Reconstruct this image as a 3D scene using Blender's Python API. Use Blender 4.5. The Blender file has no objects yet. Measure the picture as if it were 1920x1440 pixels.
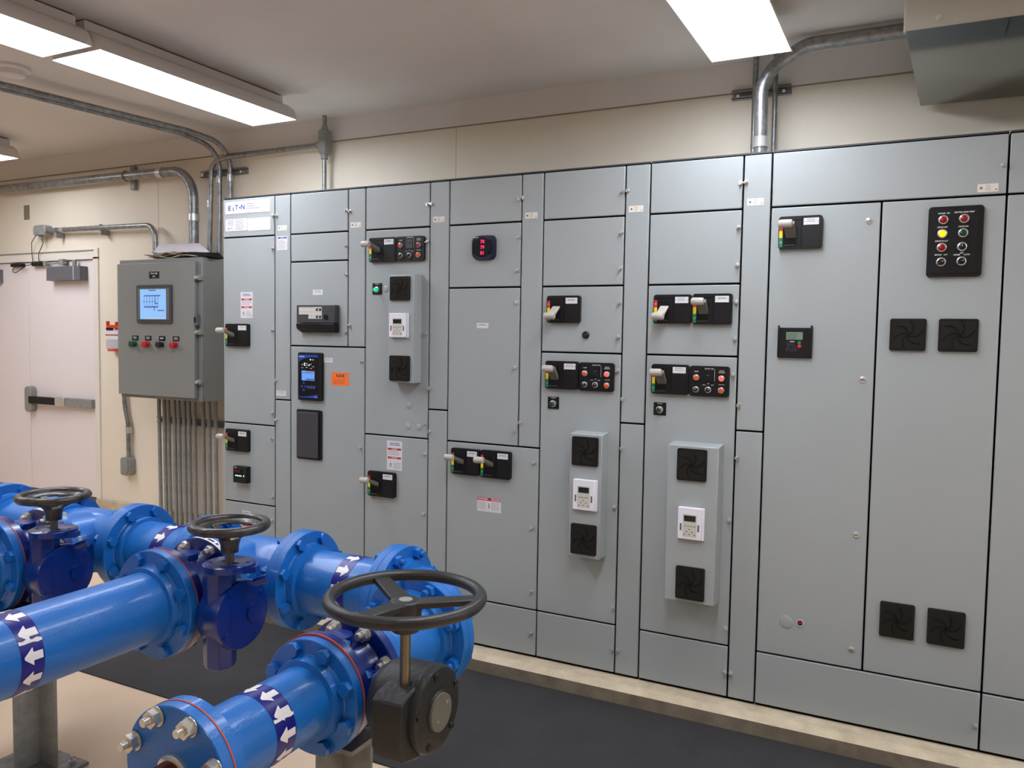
import bpy, bmesh, math, random
from mathutils import Vector, Matrix
random.seed(7)
S = bpy.context.scene
COL = S.collection
I = 0.0254
ZO = 3.5            # inches from floor slab to cabinet base; all design coordinates below are inches
PI = math.pi

# ------------------------------------------------------------------ camera
cam_d = bpy.data.cameras.new('camera'); cam = bpy.data.objects.new('camera', cam_d); COL.objects.link(cam)
cam_d.sensor_width = 36; cam_d.lens = 36 * 1506.42 / 1920; cam_d.clip_start = 0.02
yaw, pitch, roll = -0.467032, -0.058661, 0.015884
cy, sy, cp, sp = math.cos(yaw), math.sin(yaw), math.cos(pitch), math.sin(pitch)
F = Vector((sy*cp, cy*cp, sp)); R0 = Vector((cy, -sy, 0)); U0 = R0.cross(F)
Rr = math.cos(roll)*R0 + math.sin(roll)*U0; Uu = -math.sin(roll)*R0 + math.cos(roll)*U0
M = Matrix(((Rr.x, Uu.x, -F.x), (Rr.y, Uu.y, -F.y), (Rr.z, Uu.z, -F.z))).to_4x4()
M.translation = Vector((141.943*I, -134.515*I, (59.947+ZO)*I))
cam.matrix_world = M
S.camera = cam

# ------------------------------------------------------------------ world, exposure
W = bpy.data.worlds.new('world'); S.world = W; W.use_nodes = True
W.node_tree.nodes['Background'].inputs[0].default_value = (0.8, 0.85, 1, 1)
W.node_tree.nodes['Background'].inputs[1].default_value = 0.02
S.view_settings.view_transform = 'Standard'; S.view_settings.look = 'None'
S.view_settings.gamma = 1; S.view_settings.use_curve_mapping = False
S.view_settings.exposure = 0.7
LENS_POWER = 12.0

# ------------------------------------------------------------------ materials
MATS = {}
def srgb(c):
    return tuple((v/12.92 if v <= .04045 else ((v+.055)/1.055)**2.4) for v in [x/255 for x in c]) + (1,)
def mat(name, c, rough=.5, metal=0, bump=0, bscale=200, var=0, vscale=8, emit=0, coat=0, c2=None, spec=.5, alpha=1, trans=0, stretch=None):
    m = bpy.data.materials.new(name); m.use_nodes = True; N = m.node_tree.nodes; L = m.node_tree.links
    b = N['Principled BSDF']; col = srgb(c)
    b.inputs['Base Color'].default_value = col; b.inputs['Roughness'].default_value = rough
    b.inputs['Metallic'].default_value = metal; b.inputs['Specular IOR Level'].default_value = spec
    b.inputs['Coat Weight'].default_value = coat; b.inputs['Coat Roughness'].default_value = .12
    if trans: b.inputs['Transmission Weight'].default_value = trans
    if alpha < 1: b.inputs['Alpha'].default_value = alpha
    if emit:
        b.inputs['Emission Color'].default_value = col; b.inputs['Emission Strength'].default_value = emit
    if var or bump or c2:
        tc = N.new('ShaderNodeTexCoord')
        mp = N.new('ShaderNodeMapping'); L.new(tc.outputs['Object'], mp.inputs[0])
        if stretch: mp.inputs['Scale'].default_value = stretch
    if var or c2:
        n = N.new('ShaderNodeTexNoise'); n.inputs['Scale'].default_value = vscale; n.inputs['Detail'].default_value = 6
        n.inputs['Roughness'].default_value = .6; L.new(mp.outputs[0], n.inputs['Vector'])
        r = N.new('ShaderNodeValToRGB'); L.new(n.outputs['Fac'], r.inputs[0])
        a = srgb(c2) if c2 else tuple(x*(1-var) for x in col[:3]) + (1,)
        z = col if c2 else tuple(min(1, x*(1+var)) for x in col[:3]) + (1,)
        r.color_ramp.elements[0].position = .3; r.color_ramp.elements[0].color = a
        r.color_ramp.elements[1].position = .68; r.color_ramp.elements[1].color = z
        L.new(r.outputs[0], b.inputs['Base Color'])
    if bump:
        n2 = N.new('ShaderNodeTexNoise'); n2.inputs['Scale'].default_value = bscale; n2.inputs['Detail'].default_value = 3
        L.new(mp.outputs[0], n2.inputs['Vector'])
        bp = N.new('ShaderNodeBump'); bp.inputs['Strength'].default_value = bump; bp.inputs['Distance'].default_value = .002
        L.new(n2.outputs['Fac'], bp.inputs['Height']); L.new(bp.outputs[0], b.inputs['Normal'])
    MATS[name] = m; return m
mat('wall', (228, 218, 200), .62, bump=.25, bscale=60, var=.03, vscale=2)
mat('ceiling', (220, 214, 208), .8, bump=.15, bscale=90, var=.03, vscale=2)
mat('door_white', (232, 222, 220), .4, bump=.12, bscale=40)
mat('trim_white', (226, 220, 208), .45)
mat('joint', (150, 138, 120), .8)
mat('floor', (242, 214, 182), .5, bump=.2, bscale=30, c2=(230, 201, 168), vscale=1.6)
mat('mat_rubber', (50, 48, 48), .7, bump=.5, bscale=70, c2=(40, 39, 40), vscale=5)
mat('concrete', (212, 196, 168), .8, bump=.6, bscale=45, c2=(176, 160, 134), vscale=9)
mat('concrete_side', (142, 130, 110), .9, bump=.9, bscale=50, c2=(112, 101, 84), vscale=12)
mat('cab', (163, 169, 169), .38, bump=.18, bscale=420, spec=.55, var=.015, vscale=3)
mat('gap_shade', (6, 6, 7), .9, spec=.1)
mat('panel_gray', (128, 129, 126), .45, bump=.15, bscale=300)
mat('galv', (164, 166, 166), .36, metal=.7, c2=(118, 120, 121), vscale=30, bump=.15, bscale=90)
mat('galv_dull', (152, 153, 150), .5, metal=.15, c2=(128, 129, 126), vscale=25, bump=.1)
mat('duct_metal', (126, 130, 128), .07, metal=1, c2=(120, 124, 122), vscale=1.5, bump=.03, bscale=4)
mat('duct_side', (168, 166, 154), .5, metal=.1)
mat('zinc', (206, 206, 204), .3, metal=.7)
mat('steel', (214, 211, 204), .25, metal=.75, bump=.2, bscale=120)
mat('brass', (128, 120, 100), .35, metal=.9)
mat('copper', (150, 84, 50), .35, metal=.9, c2=(96, 48, 26), vscale=20)
mat('blue', (12, 104, 186), .4, bump=.6, bscale=150, coat=.2, var=.05, vscale=6)
mat('navy', (2, 36, 116), .28, bump=.4, bscale=60, coat=.4)
mat('band_blue', (14, 16, 122), .35)
mat('white_vinyl', (236, 232, 232), .4)
mat('red_gasket', (196, 78, 58), .6)
mat('black_gloss', (16, 15, 15), .38, bump=.8, bscale=60, coat=.25, c2=(70, 64, 58), vscale=34)
mat('black_rubber', (46, 45, 44), .42, bump=.4, bscale=60, c2=(30, 29, 29), vscale=12)
mat('black_cast', (26, 26, 26), .48, bump=.7, bscale=90)
mat('black_plastic', (17, 17, 19), .42, spec=.35)
mat('black_deep', (6, 6, 8), .6, spec=.25)
mat('gray_plastic', (62, 62, 66), .45)
mat('gray_mid', (98, 98, 102), .45)
mat('lever', (184, 178, 168), .45)
mat('lever_dark', (108, 106, 96), .45)
mat('s_red', (206, 48, 44), .4); mat('s_yellow', (240, 222, 30), .4); mat('s_green', (20, 128, 84), .4)
mat('label_white', (222, 220, 223), .35); mat('ink', (120, 122, 134), .6); mat('ink_dark', (40, 40, 44), .6)
mat('ink_blue', (62, 74, 140), .6); mat('logo_blue', (28, 66, 168), .4); mat('logo_black', (20, 22, 30), .4)
mat('label_red', (192, 46, 42), .5); mat('label_cream', (226, 220, 208), .45)
mat('orange', (250, 122, 48), .55); mat('text_white', (225, 225, 225), .5)
mat('keypad_white', (236, 234, 242), .35); mat('keypad_cream', (206, 202, 190), .5); mat('lcd', (34, 44, 40), .15)
mat('lcd_green', (110, 128, 112), .2, emit=.12); mat('screen_blue', (130, 178, 228), .2, emit=.32)
mat('screen_blue2', (100, 150, 220), .2, emit=.3); mat('screen_ink', (70, 78, 165), .3, emit=.15)
mat('lens_red', (150, 14, 22), .15, coat=.6); mat('lens_red_lit', (255, 62, 52), .2, emit=1.5)
mat('lens_amber', (214, 74, 20), .18, coat=.6, emit=.12); mat('lens_yellow_lit', (255, 176, 8), .2, emit=1.1)
mat('lens_green', (10, 62, 36), .15, coat=.6); mat('lens_green_lit', (20, 205, 140), .2, emit=.5)
mat('knob_black', (22, 22, 24), .3)
mat('btn_green', (10, 70, 50), .35); mat('btn_red', (176, 30, 34), .35); mat('btn_black', (26, 26, 32), .35)
mat('led_pink', (255, 30, 90), .3, emit=.9); mat('led_green', (150, 255, 200), .3, emit=1.2); mat('led_white', (220, 255, 220), .3, emit=1.4)
mat('fixture_white', (222, 216, 212), .4)
mat('clear_plastic', (210, 205, 214), .15, alpha=.75, spec=.6)
mat('paper', (226, 220, 228), .7); mat('paper2', (196, 184, 160), .8, c2=(120, 112, 96), vscale=20)
mat('orange_red', (210, 62, 30), .4)
mat('fan_mesh', (36, 34, 29), .85, spec=.2); mat('fan_line', (10, 10, 10), .6, spec=.2)
mat('brown_plate', (128, 116, 98), .5)
mat('navy_meter', (12, 20, 50), .3)
lm = mat('lens_light', (237, 243, 255), .4, emit=LENS_POWER)

# ------------------------------------------------------------------ mesh builder
ROOT = {}
class MB:
    def __init__(s): s.bm = bmesh.new(); s.m = []
    def mi(s, m):
        if m not in s.m: s.m.append(m)
        return s.m.index(m)
    def face(s, vs, m):
        try: f = s.bm.faces.new(vs)
        except ValueError: return
        f.material_index = s.mi(m); return f
    def v(s, p): return s.bm.verts.new(Vector(p))
    def hexa(s, P, m):      # 8 corners: 0-3 bottom ring, 4-7 top ring
        v = [s.v(p) for p in P]
        for q in ((3,2,1,0),(4,5,6,7),(0,1,5,4),(1,2,6,5),(2,3,7,6),(3,0,4,7)): s.face([v[i] for i in q], m)
        return s
    def box(s, x0, x1, y0, y1, z0, z1, m):
        return s.hexa([(x0,y0,z0),(x1,y0,z0),(x1,y1,z0),(x0,y1,z0),(x0,y0,z1),(x1,y0,z1),(x1,y1,z1),(x0,y1,z1)], m)
    def frame(s, ax):
        ax = Vector(ax).normalized(); t = Vector((0,0,1)) if abs(ax.z) < .9 else Vector((1,0,0))
        u = t.cross(ax).normalized(); w = ax.cross(u); return ax, u, w
    def lathe(s, o, ax, prof, m, n=32, mats=None):
        ax, u, w = s.frame(ax); o = Vector(o); rings = []
        for (t, r) in prof:
            if r < 1e-6: rings.append([s.v(o+ax*t)])
            else: rings.append([s.v(o+ax*t+(u*math.cos(2*PI*k/n)+w*math.sin(2*PI*k/n))*r) for k in range(n)])
        for i in range(len(rings)-1):
            a, b = rings[i], rings[i+1]; mm = mats[i] if mats else m
            for k in range(n):
                j = (k+1) % n
                if len(a) == 1 and len(b) == 1: continue
                if len(a) == 1: s.face([a[0], b[j], b[k]][::-1], mm)
                elif len(b) == 1: s.face([a[k], a[j], b[0]], mm)
                else: s.face([a[k], a[j], b[j], b[k]], mm)
        return s
    def cyl(s, a, b, r, m, n=20, r1=None):
        a, b = Vector(a), Vector(b); L = (b-a).length; r1 = r if r1 is None else r1
        return s.lathe(a, b-a, [(0,0),(0,r),(L,r1),(L,0)], m, n)
    def tube(s, P, r, m, n=12, caps=True):
        P = [Vector(p) for p in P]; rings = []; prev = None
        for i, p in enumerate(P):
            d = (P[min(i+1, len(P)-1)] - P[max(i-1, 0)]).normalized()
            if prev is None: _, u, w = s.frame(d)
            else:
                u = prev - d*prev.dot(d)
                if u.length < 1e-5: _, u, w = s.frame(d)
                u.normalize()
            w = d.cross(u); prev = u
            rings.append([s.v(p+(u*math.cos(2*PI*k/n)+w*math.sin(2*PI*k/n))*r) for k in range(n)])
        for i in range(len(rings)-1):
            for k in range(n):
                j = (k+1) % n; s.face([rings[i][k], rings[i][j], rings[i+1][j], rings[i+1][k]], m)
        if caps:
            s.face(rings[0][::-1], m); s.face(rings[-1], m)
        return s
    def torus(s, o, ax, R, r, m, n=48, k=12, a0=0, a1=2*PI):
        ax, u, w = s.frame(ax); o = Vector(o); full = a1-a0 > 6.28; cnt = n if full else n+1; rings = []
        for i in range(cnt):
            a = a0+(a1-a0)*i/n; d = u*math.cos(a)+w*math.sin(a)
            rings.append([s.v(o+d*R+(d*math.cos(2*PI*q/k)+ax*math.sin(2*PI*q/k))*r) for q in range(k)])
        for i in range(cnt if full else cnt-1):
            A, B = rings[i], rings[(i+1) % cnt]
            for q in range(k):
                j = (q+1) % k; s.face([A[q], A[j], B[j], B[q]], m)
        return s
    def prism(s, pts, f, m, m_side=None):  # pts 2D loop; f(p,0/1)->3D
        a = [s.v(f(p, 0)) for p in pts]; b = [s.v(f(p, 1)) for p in pts]; n = len(pts)
        s.face(a[::-1], m); s.face(b, m)
        for k in range(n): s.face([a[k], a[(k+1) % n], b[(k+1) % n], b[k]], m_side or m)
        return s
    def rr(s, x0, x1, z0, z1, y0, y1, r, m, seg=4):   # rounded plate facing -y (y1 nearer wall, y0 front)
        P = []
        for cx, cz, a in ((x1-r, z1-r, 0), (x0+r, z1-r, 90), (x0+r, z0+r, 180), (x1-r, z0+r, 270)):
            for k in range(seg+1):
                t = math.radians(a+90*k/seg); P.append((cx+r*math.cos(t), cz+r*math.sin(t)))
        return s.prism(P, lambda p, e: (p[0], y0 if e else y1, p[1]), m)
    def hexn(s, o, ax, rad, h, m):  # hex nut from o along ax
        ax, u, w = s.frame(ax); o = Vector(o)
        P = [(math.cos(PI/3*k+.26), math.sin(PI/3*k+.26)) for k in range(6)]
        s.prism(P, lambda p, e: o+ax*(h if e else 0)+(u*p[0]+w*p[1])*(rad*(.9 if False else 1)), m); return s
    def text(s, txt, x, z, y, size, m, align='CENTER', sx=1.0, rotm=None):
        cu = bpy.data.curves.new('t', 'FONT'); cu.body = txt; cu.size = size; cu.align_x = align; cu.align_y = 'CENTER'
        cu.extrude = .004; cu.resolution_u = 2; cu.offset = size*.022
        ob = bpy.data.objects.new('t', cu); COL.objects.link(ob); dg = bpy.context.evaluated_depsgraph_get(); dg.update()
        me = bpy.data.meshes.new_from_object(ob.evaluated_get(dg)); mi = s.mi(m)
        vs = [s.v((x+v.co.x*sx, y-v.co.z, z+v.co.y)) for v in me.vertices]
        for p in me.polygons:
            try: f = s.bm.faces.new([vs[i] for i in p.vertices]); f.material_index = mi
            except ValueError: pass
        bpy.data.objects.remove(ob); bpy.data.curves.remove(cu); bpy.data.meshes.remove(me); return s
    def lines(s, x0, x1, z0, z1, n, y, m, fill=.45, jitter=.25):   # fine print: rows of small dashes
        h = (z1-z0)/n
        for k in range(n):
            z = z1-h*(k+.5); x = x0; end = x1-(x1-x0)*random.random()*jitter
            while x < end:
                w = random.uniform(.12, .34)*max(.6, (x1-x0)/3)
                s.box(x, min(x+w, end), y-.008, y, z-h*fill/2, z+h*fill/2, m); x += w+.07
        return s
    def build(s, name, parent=None, bevel=0, smooth=35, segs=2, matsub=None):
        off = ROOT.get(parent.name if parent else None, Vector((0,0,0)))
        for v in s.bm.verts: v.co = (v.co-off)*I
        if parent is None:
            for v in s.bm.verts: v.co.z += ZO*I
        bmesh.ops.recalc_face_normals(s.bm, faces=s.bm.faces)
        me = bpy.data.meshes.new(name); s.bm.to_mesh(me); s.bm.free()
        for m in s.m: me.materials.append(MATS[m])
        me.shade_smooth(); me.set_sharp_from_angle(angle=math.radians(smooth))
        o = bpy.data.objects.new(name, me); COL.objects.link(o)
        if parent: o.parent = parent; ROOT[o.name] = off
        if bevel:
            b = o.modifiers.new('bevel', 'BEVEL'); b.width = bevel*I; b.segments = segs; b.limit_method = 'ANGLE'; b.angle_limit = math.radians(40)
        return o
def tag(o, label=None, cat=None, group=None, kind=None):
    if label: o['label'] = label
    if cat: o['category'] = cat
    if group: o['group'] = group
    if kind: o['kind'] = kind
    return o
def thing(name, label, cat, loc, group=None):
    o = bpy.data.objects.new(name, None); COL.objects.link(o); o.empty_display_size = .05
    o.location = Vector((loc[0]*I, loc[1]*I, (loc[2]+ZO)*I)); ROOT[o.name] = Vector(loc)
    return tag(o, label, cat, group)
def struct(name, mb, **k): return tag(mb.build(name, None, **k), kind='structure')
def inst(name, me, parent, pos, rot=None):
    o = bpy.data.objects.new(name, me); COL.objects.link(o); o.parent = parent
    off = ROOT[parent.name]; o.location = (Vector(pos)-off)*I
    if rot is not None: o.rotation_mode = 'QUATERNION'; o.rotation_quaternion = rot
    ROOT[o.name] = off; return o
def fillet(P, r, n=8):
    P = [Vector(p) for p in P]; out = [P[0]]
    for i in range(1, len(P)-1):
        a, b, c = P[i-1], P[i], P[i+1]; rr = r[i-1] if isinstance(r, (list, tuple)) else r
        d1 = (a-b).normalized(); d2 = (c-b).normalized(); ang = d1.angle(d2); t = min(rr/math.tan(ang/2), (a-b).length*.49, (c-b).length*.49)
        rr = t*math.tan(ang/2); s_ = b+d1*t; e_ = b+d2*t; cc = b+(d1+d2).normalized()*(rr/math.sin(ang/2))
        v1 = s_-cc; v2 = e_-cc; th = v1.angle(v2)
        for k in range(n+1):
            f = k/n; out.append(cc+(v1*math.sin((1-f)*th)+v2*math.sin(f*th))/math.sin(th))
    out.append(P[-1]); return out

# ------------------------------------------------------------------ room shell
FZ = -3.5; CZ = 112; WY = 22
XL, XR, YB = -200, 250, -380
struct('floor', MB().box(XL, XR, YB, WY+8, FZ-4, FZ, 'floor'))
struct('ceiling', MB().box(XL, XR, YB, WY+8, CZ, CZ+4, 'ceiling'))
dx0, dx1, dz0, dz1 = -139.5, -75.0, 10.0, 80.6      # pair of doors
w = MB()
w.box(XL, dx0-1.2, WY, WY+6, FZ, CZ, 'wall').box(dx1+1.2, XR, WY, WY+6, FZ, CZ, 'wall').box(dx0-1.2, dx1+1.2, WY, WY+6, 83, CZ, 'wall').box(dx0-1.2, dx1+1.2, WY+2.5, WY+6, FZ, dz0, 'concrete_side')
struct('wall_back', w)
struct('wall_left', MB().box(XL-6, XL, YB, WY+8, FZ, CZ, 'wall'))
struct('wall_right', MB().box(XR, XR+6, YB, WY+8, FZ, CZ, 'wall'))
struct('wall_front', MB().box(XL, XR, YB-6, YB, FZ, CZ, 'wall'))
struct('trim_1', MB().box(XL, XR, WY-.28, WY, 106.5, CZ, 'ceiling').box(XL, XR, WY-.32, WY, 106.28, 106.5, 'joint'))
struct('trim_2', MB().box(-47.65, -47.58, WY-.03, WY, 10, 106.3, 'joint').box(48.1, 48.17, WY-.03, WY, 10, 106.3, 'joint'))
struct('baseboard_back', MB().box(dx1+.6, -2, WY-1.0, WY, FZ, 10.0, 'concrete').box(XL, dx0-.6, WY-1.0, WY, FZ, 10.0, 'concrete'), bevel=.3)
struct('trim_3', MB().box(dx0-2.2, dx1+2.2, WY-.5, WY+1.4, 80.75, 84.0, 'trim_white').box(dx1+.2, dx1+2.2, WY-.5, WY+1.4, 10, 81.4, 'trim_white').box(dx0-2.2, dx0-.2, WY-.5, WY+1.4, 10, 81.4, 'trim_white').box(dx0-2.2, dx1+.5, WY-.7, WY-.5, 83.1, 83.5, 'joint'), bevel=.08)  # brown strip across the head paints in the shadow line of the reveal

# doors (structure with their hardware as children)
def closer(parent, x0, x1):
    o = MB().box(x0, x1, WY-2.4, WY+.25, 74.6, 78.7, 'gray_mid').box(x1-3.0, x1-2.8, WY-2.43, WY-2.38, 74.7, 78.6, 'text_white').build('door_closer', parent, bevel=.25)
    MB().box(x0-1.5, x0+8, WY-1.6, WY-.9, 79.6, 80.0, 'galv_dull').box(x0-2.2, x0-1, WY-2, WY-.6, 79.1, 80.5, 'galv_dull').cyl((x1-4, WY-1.2, 78.7), (x1-4, WY-1.2, 80.6), .6, 'galv_dull').box(x0+5, x0+7, WY-1.8, WY-.4, 79.2, 81, 'galv_dull').build('closer_arm', o, bevel=.05)
seam = -106.6
d1 = tag(MB().box(seam+.08, dx1, WY+.25, WY+2.2, dz0, dz1, 'door_white').build('door_1', None, bevel=.08), kind='structure'); ROOT['door_1'] = Vector((0,0,-ZO))
closer(d1, -93.6, -78.2)
bar = MB().rr(-106.3, -103.2, 34.2, 42.2, WY-2.0, WY+.2, 1.3, 'galv_dull').build('exit_device_head', d1, bevel=.3)
MB().box(-104.0, -87, WY-2.2, WY-.9, 37.0, 39.2, 'black_plastic').box(-88.5, dx1+.1, WY-1.6, WY-.3, 36.8, 39.4, 'galv_dull').box(-91, -86.6, WY-2.3, WY-.4, 36.9, 39.5, 'steel').build('push_bar', d1, bevel=.12)
d2 = tag(MB().box(dx0, seam-.08, WY+.25, WY+2.2, dz0, dz1, 'door_white').build('door_2', None, bevel=.08), kind='structure'); ROOT['door_2'] = Vector((0,0,-ZO))
closer(d2, -135.0, -119.4)

# floor mat and housekeeping pad
tag(MB().box(-24, XR-4, -40, -4.6, FZ, FZ+.25, 'mat_rubber').build('floor_mat', None, bevel=.08), 'dark grey rubber floor mat laid along the front of the cabinet row', 'mat')
p = MB()
prof = [(-4.5, FZ), (-4.5, -1.1), (-2.7, -.42), (21, -.42), (21, FZ)]
a = [p.v((-3, y, z)) for y, z in prof]; b = [p.v((190, y, z)) for y, z in prof]
for k in range(5):
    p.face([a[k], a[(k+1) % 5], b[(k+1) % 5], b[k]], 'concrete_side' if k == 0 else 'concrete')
p.face(a[::-1], 'concrete'); p.face(b, 'concrete')
# hairline crack
for x, y0, y1 in ((96.4, -4.52, -4.5),): p.box(x, x+.12, y0, y1, FZ+.2, -1.2, 'joint')
tag(p.build('concrete_pad', None, smooth=20), 'low pale concrete plinth with chamfered front edge under the cabinets', 'plinth')

# ------------------------------------------------------------------ cabinet row
def latch_mesh(kind=0):
    m = MB(); m.lathe((0,0,0), (0,-1,0), [(0,.36),(.18,.36),(.2,.24),(.5,.24),(.5,.0)], 'zinc', 12).box(-.34, .34, -.68, -.42, -.11, .11, 'zinc')
    o = m.build('latch_mesh'); me = o.data
    for v in me.vertices: v.co.z -= ZO*I
    bpy.data.objects.remove(o); return me
LATCH = latch_mesh()
def door(cab, x0, x1, z0, z1, latches=(), label=None, name='door'):
    g = .14; top = .24
    o = MB().box(x0+g, x1-g, 0, .55, z0+.07, z1-top, 'cab').build(name, cab, bevel=.12, segs=3)
    for (x, z) in latches: inst('latch', LATCH, o, (x, -.0, z), None).rotation_euler = (0, random.uniform(0, 3), 0)
    return o
def small_plate(par, x0, x1, z0, z1, y=0, rows=2, name='label_plate', ink='ink', holes=True, m='label_white', t=.05):
    q = MB().rr(x0, x1, z0, z1, y-t, y, .04, m)
    h = z1-z0; q.lines(x0+(x1-x0)*.2, x1-(x1-x0)*.18, z0+h*.35, z1-h*.08, rows, y-t, ink, .4, .1)
    if holes:
        for x in (x0+.18, x1-.18): q.cyl((x, y-t, (z0+z1)/2), (x, y-t-.012, (z0+z1)/2), .06, 'ink_dark', 8)
    return q.build(name, par)
def sticker(par, x0, x1, z0, z1):
    q = MB().box(x0, x1, -.03, 0, z0, z1, 'label_cream'); h = z1-z0; w_ = x1-x0
    q.lines(x0+w_*.4, x0+w_*.62, z0+h*.15, z1-h*.12, 4, -.03, 'ink', .35, 0)
    q.cyl((x0+w_*.18, -.03, z0+h*.5), (x0+w_*.18, -.045, z0+h*.5), .2, 'ink', 12).cyl((x1-.3, -.03, z0+.3), (x1-.3, -.045, z0+.3), .09, 'ink_dark', 8)
    return q.build('certification_sticker', par)
def warn_v(par, x0, x1, z0, z1):
    q = MB().box(x0, x1, -.03, 0, z0, z1, 'label_white'); h = z1-z0; w_ = x1-x0; y = -.03
    q.lines(x0+w_*.18, x1-w_*.12, z1-h*.17, z1-h*.05, 2, y, 'ink_blue', .5, .1)
    for zc in (z1-h*.28, z1-h*.58):
        q.box(x0+w_*.06, x1-w_*.06, y-.01, y, zc-h*.035, zc+h*.035, 'label_red'); q.text('DANGER', (x0+x1)/2, zc, y-.012, h*.06, 'label_white')
    q.lines(x0+w_*.08, x1-w_*.05, z1-h*.5, z1-h*.33, 3, y, 'ink', .3, .3)
    q.lines(x0+w_*.45, x1-w_*.06, z0+h*.05, z0+h*.27, 4, y, 'ink', .35, .3)
    cx, cz = x0+w_*.25, z0+h*.17
    q.cyl((cx, y, cz+.35), (cx, y-.01, cz+.35), .1, 'ink_dark', 8).box(cx-.08, cx+.08, y-.01, y, cz-.15, cz+.25, 'ink_dark').box(cx-.35, cx+.3, y-.01, y, cz+.12, cz+.18, 'ink_dark').box(cx-.3, cx-.22, y-.01, y, cz-.4, cz-.1, 'ink_dark').box(cx+.1, cx+.18, y-.01, y, cz-.5, cz-.1, 'ink_dark')
    return q.build('warning_label', par)
def warn_h(par, x0, x1, z0, z1):
    q = MB().box(x0, x1, -.03, 0, z0, z1, 'label_white'); h = z1-z0; w_ = x1-x0; y = -.03
    q.box(x0, x1, y-.01, y, z1-h*.22, z1, 'label_red')
    q.text('DANGER', x0+w_*.24, z1-h*.11, y-.012, h*.2, 'label_white'); q.text('PELIGRO', x0+w_*.8, z1-h*.11, y-.012, h*.2, 'label_white')
    q.lines(x0+.15, x0+w_*.4, z0+h*.12, z1-h*.3, 6, y, 'ink', .35, .2); q.lines(x0+w_*.6, x1-.15, z0+h*.12, z1-h*.3, 6, y, 'ink', .35, .2)
    cx, cz = (x0+x1)/2, z0+h*.4
    q.cyl((cx, y, cz+.45), (cx, y-.01, cz+.45), .1, 'ink_dark', 8).box(cx-.07, cx+.08, y-.01, y, cz-.15, cz+.3, 'ink_dark').box(cx-.3, cx+.3, y-.01, y, cz-.2, cz-.14, 'ink_dark').box(cx-.05, cx+.02, y-.01, y, cz-.55, cz-.1, 'ink_dark')
    return q.build('warning_label', par)
def disconnect(cab, x0, x1, z0, z1, pos='mid', rows=2, blank_right=True):
    """black rotary/rocker breaker operator: pos up / mid / down"""
    W_ = x1-x0; H = z1-z0; xm = x0+W_*.53; yf = -.75
    q = MB().rr(x0, x1, z0, z1, yf, 0, .45, 'black_plastic')
    q.box(x0+.8, xm-.75, yf-.02, yf-.002, z0+.5, z1-1.1, 'black_deep')                 # recess opening
    q.box(x0+.8, xm-.2, yf-.1, yf, z1-.62, z1-.5, 'black_plastic').box(xm-.07, xm+.07, yf-.06, yf-.01, z0+.15, z1-.15, 'black_deep')
    q.box(xm+.2, x1-.35, yf-.05, yf, z0+.3, z1-1.75, 'black_plastic').box(xm-.72, xm-.55, yf-.12, yf, z0+.6, z0+3.4, 'black_plastic')
    q.box(x0+.9, xm-.9, yf-.2, yf, z0+.48, z0+.62, 'gray_plastic')
    o = q.build('disconnect_operator', cab, bevel=.06)
    st = MB(); zt = z1-.95; zb = z0+.3; hh = (zt-zb)
    st.box(x0+.14, x0+.66, yf-.05, yf, zb, zb+hh*.38, 's_green').box(x0+.14, x0+.66, yf-.05, yf, zb+hh*.38, zb+hh*.66, 's_yellow').box(x0+.14, x0+.66, yf-.05, yf, zb+hh*.66, zt, 's_red')
    st.text('OFF', x0+.4, zb+hh*.19, yf-.055, .22, 'text_white'); st.text('ON', x0+.4, zb+hh*.83, yf-.055, .22, 'text_white')
    st.build('position_strip', o)
    lv = MB(); zp = (z0+z1)/2-.1; xc = x0+1.35
    if pos == 'mid':
        zg = z0+H*.70; yg = -3.2
        lv.hexa([(x0+1.6, yf, zp-.4), (x0+2.9, yf, zp-.4), (x0+2.9, yf, zp+.5), (x0+1.6, yf, zp+.5), (x0+1.7, yg+.2, zg-.3), (x0+2.2, yg+.2, zg-.3), (x0+2.2, yg+.2, zg+.3), (x0+1.7, yg+.2, zg+.3)], 'lever_dark')
    elif pos == 'up':
        zg = z1-1.35; yg = -2.6
        lv.hexa([(x0+1.1, yf, zp-.8), (x0+2.7, yf, zp-.8), (x0+2.7, yf, zp-.1), (x0+1.1, yf, zp-.1), (x0+1.0, yg, zg-.2), (x0+2.6, yg, zg-.2), (x0+2.6, yg+.5, zg+.4), (x0+1.0, yg+.5, zg+.4)], 'lever_dark')
    else:
        zg = z0+1.2; yg = -2.4
        lv.hexa([(x0+1.2, yf, z0+H*.55), (x0+2.7, yf, z0+H*.55), (x0+2.7, yf, z0+H*.62), (x0+1.2, yf, z0+H*.62), (x0+.9, yg, zg-.2), (x0+2.3, yg, zg-.2), (x0+2.5, yg+.1, zg+.6), (x0+1.0, yg+.1, zg+.6)], 'lever')
    lv.lathe((x0-.05+(.25 if pos != 'mid' else 0), yg, zg), (1,0,0), [(0,0),(0,.3),(.12,.52),(.3,.62),(1.75,.62),(2.1,.55),(2.1,0)], 'lever', 18)
    lv.build('operating_lever', o, bevel=.08)
    small_plate(o, xm+.3, x1-.5, z1-1.45, z1-.4, yf-.02, rows)
    return o
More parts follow.
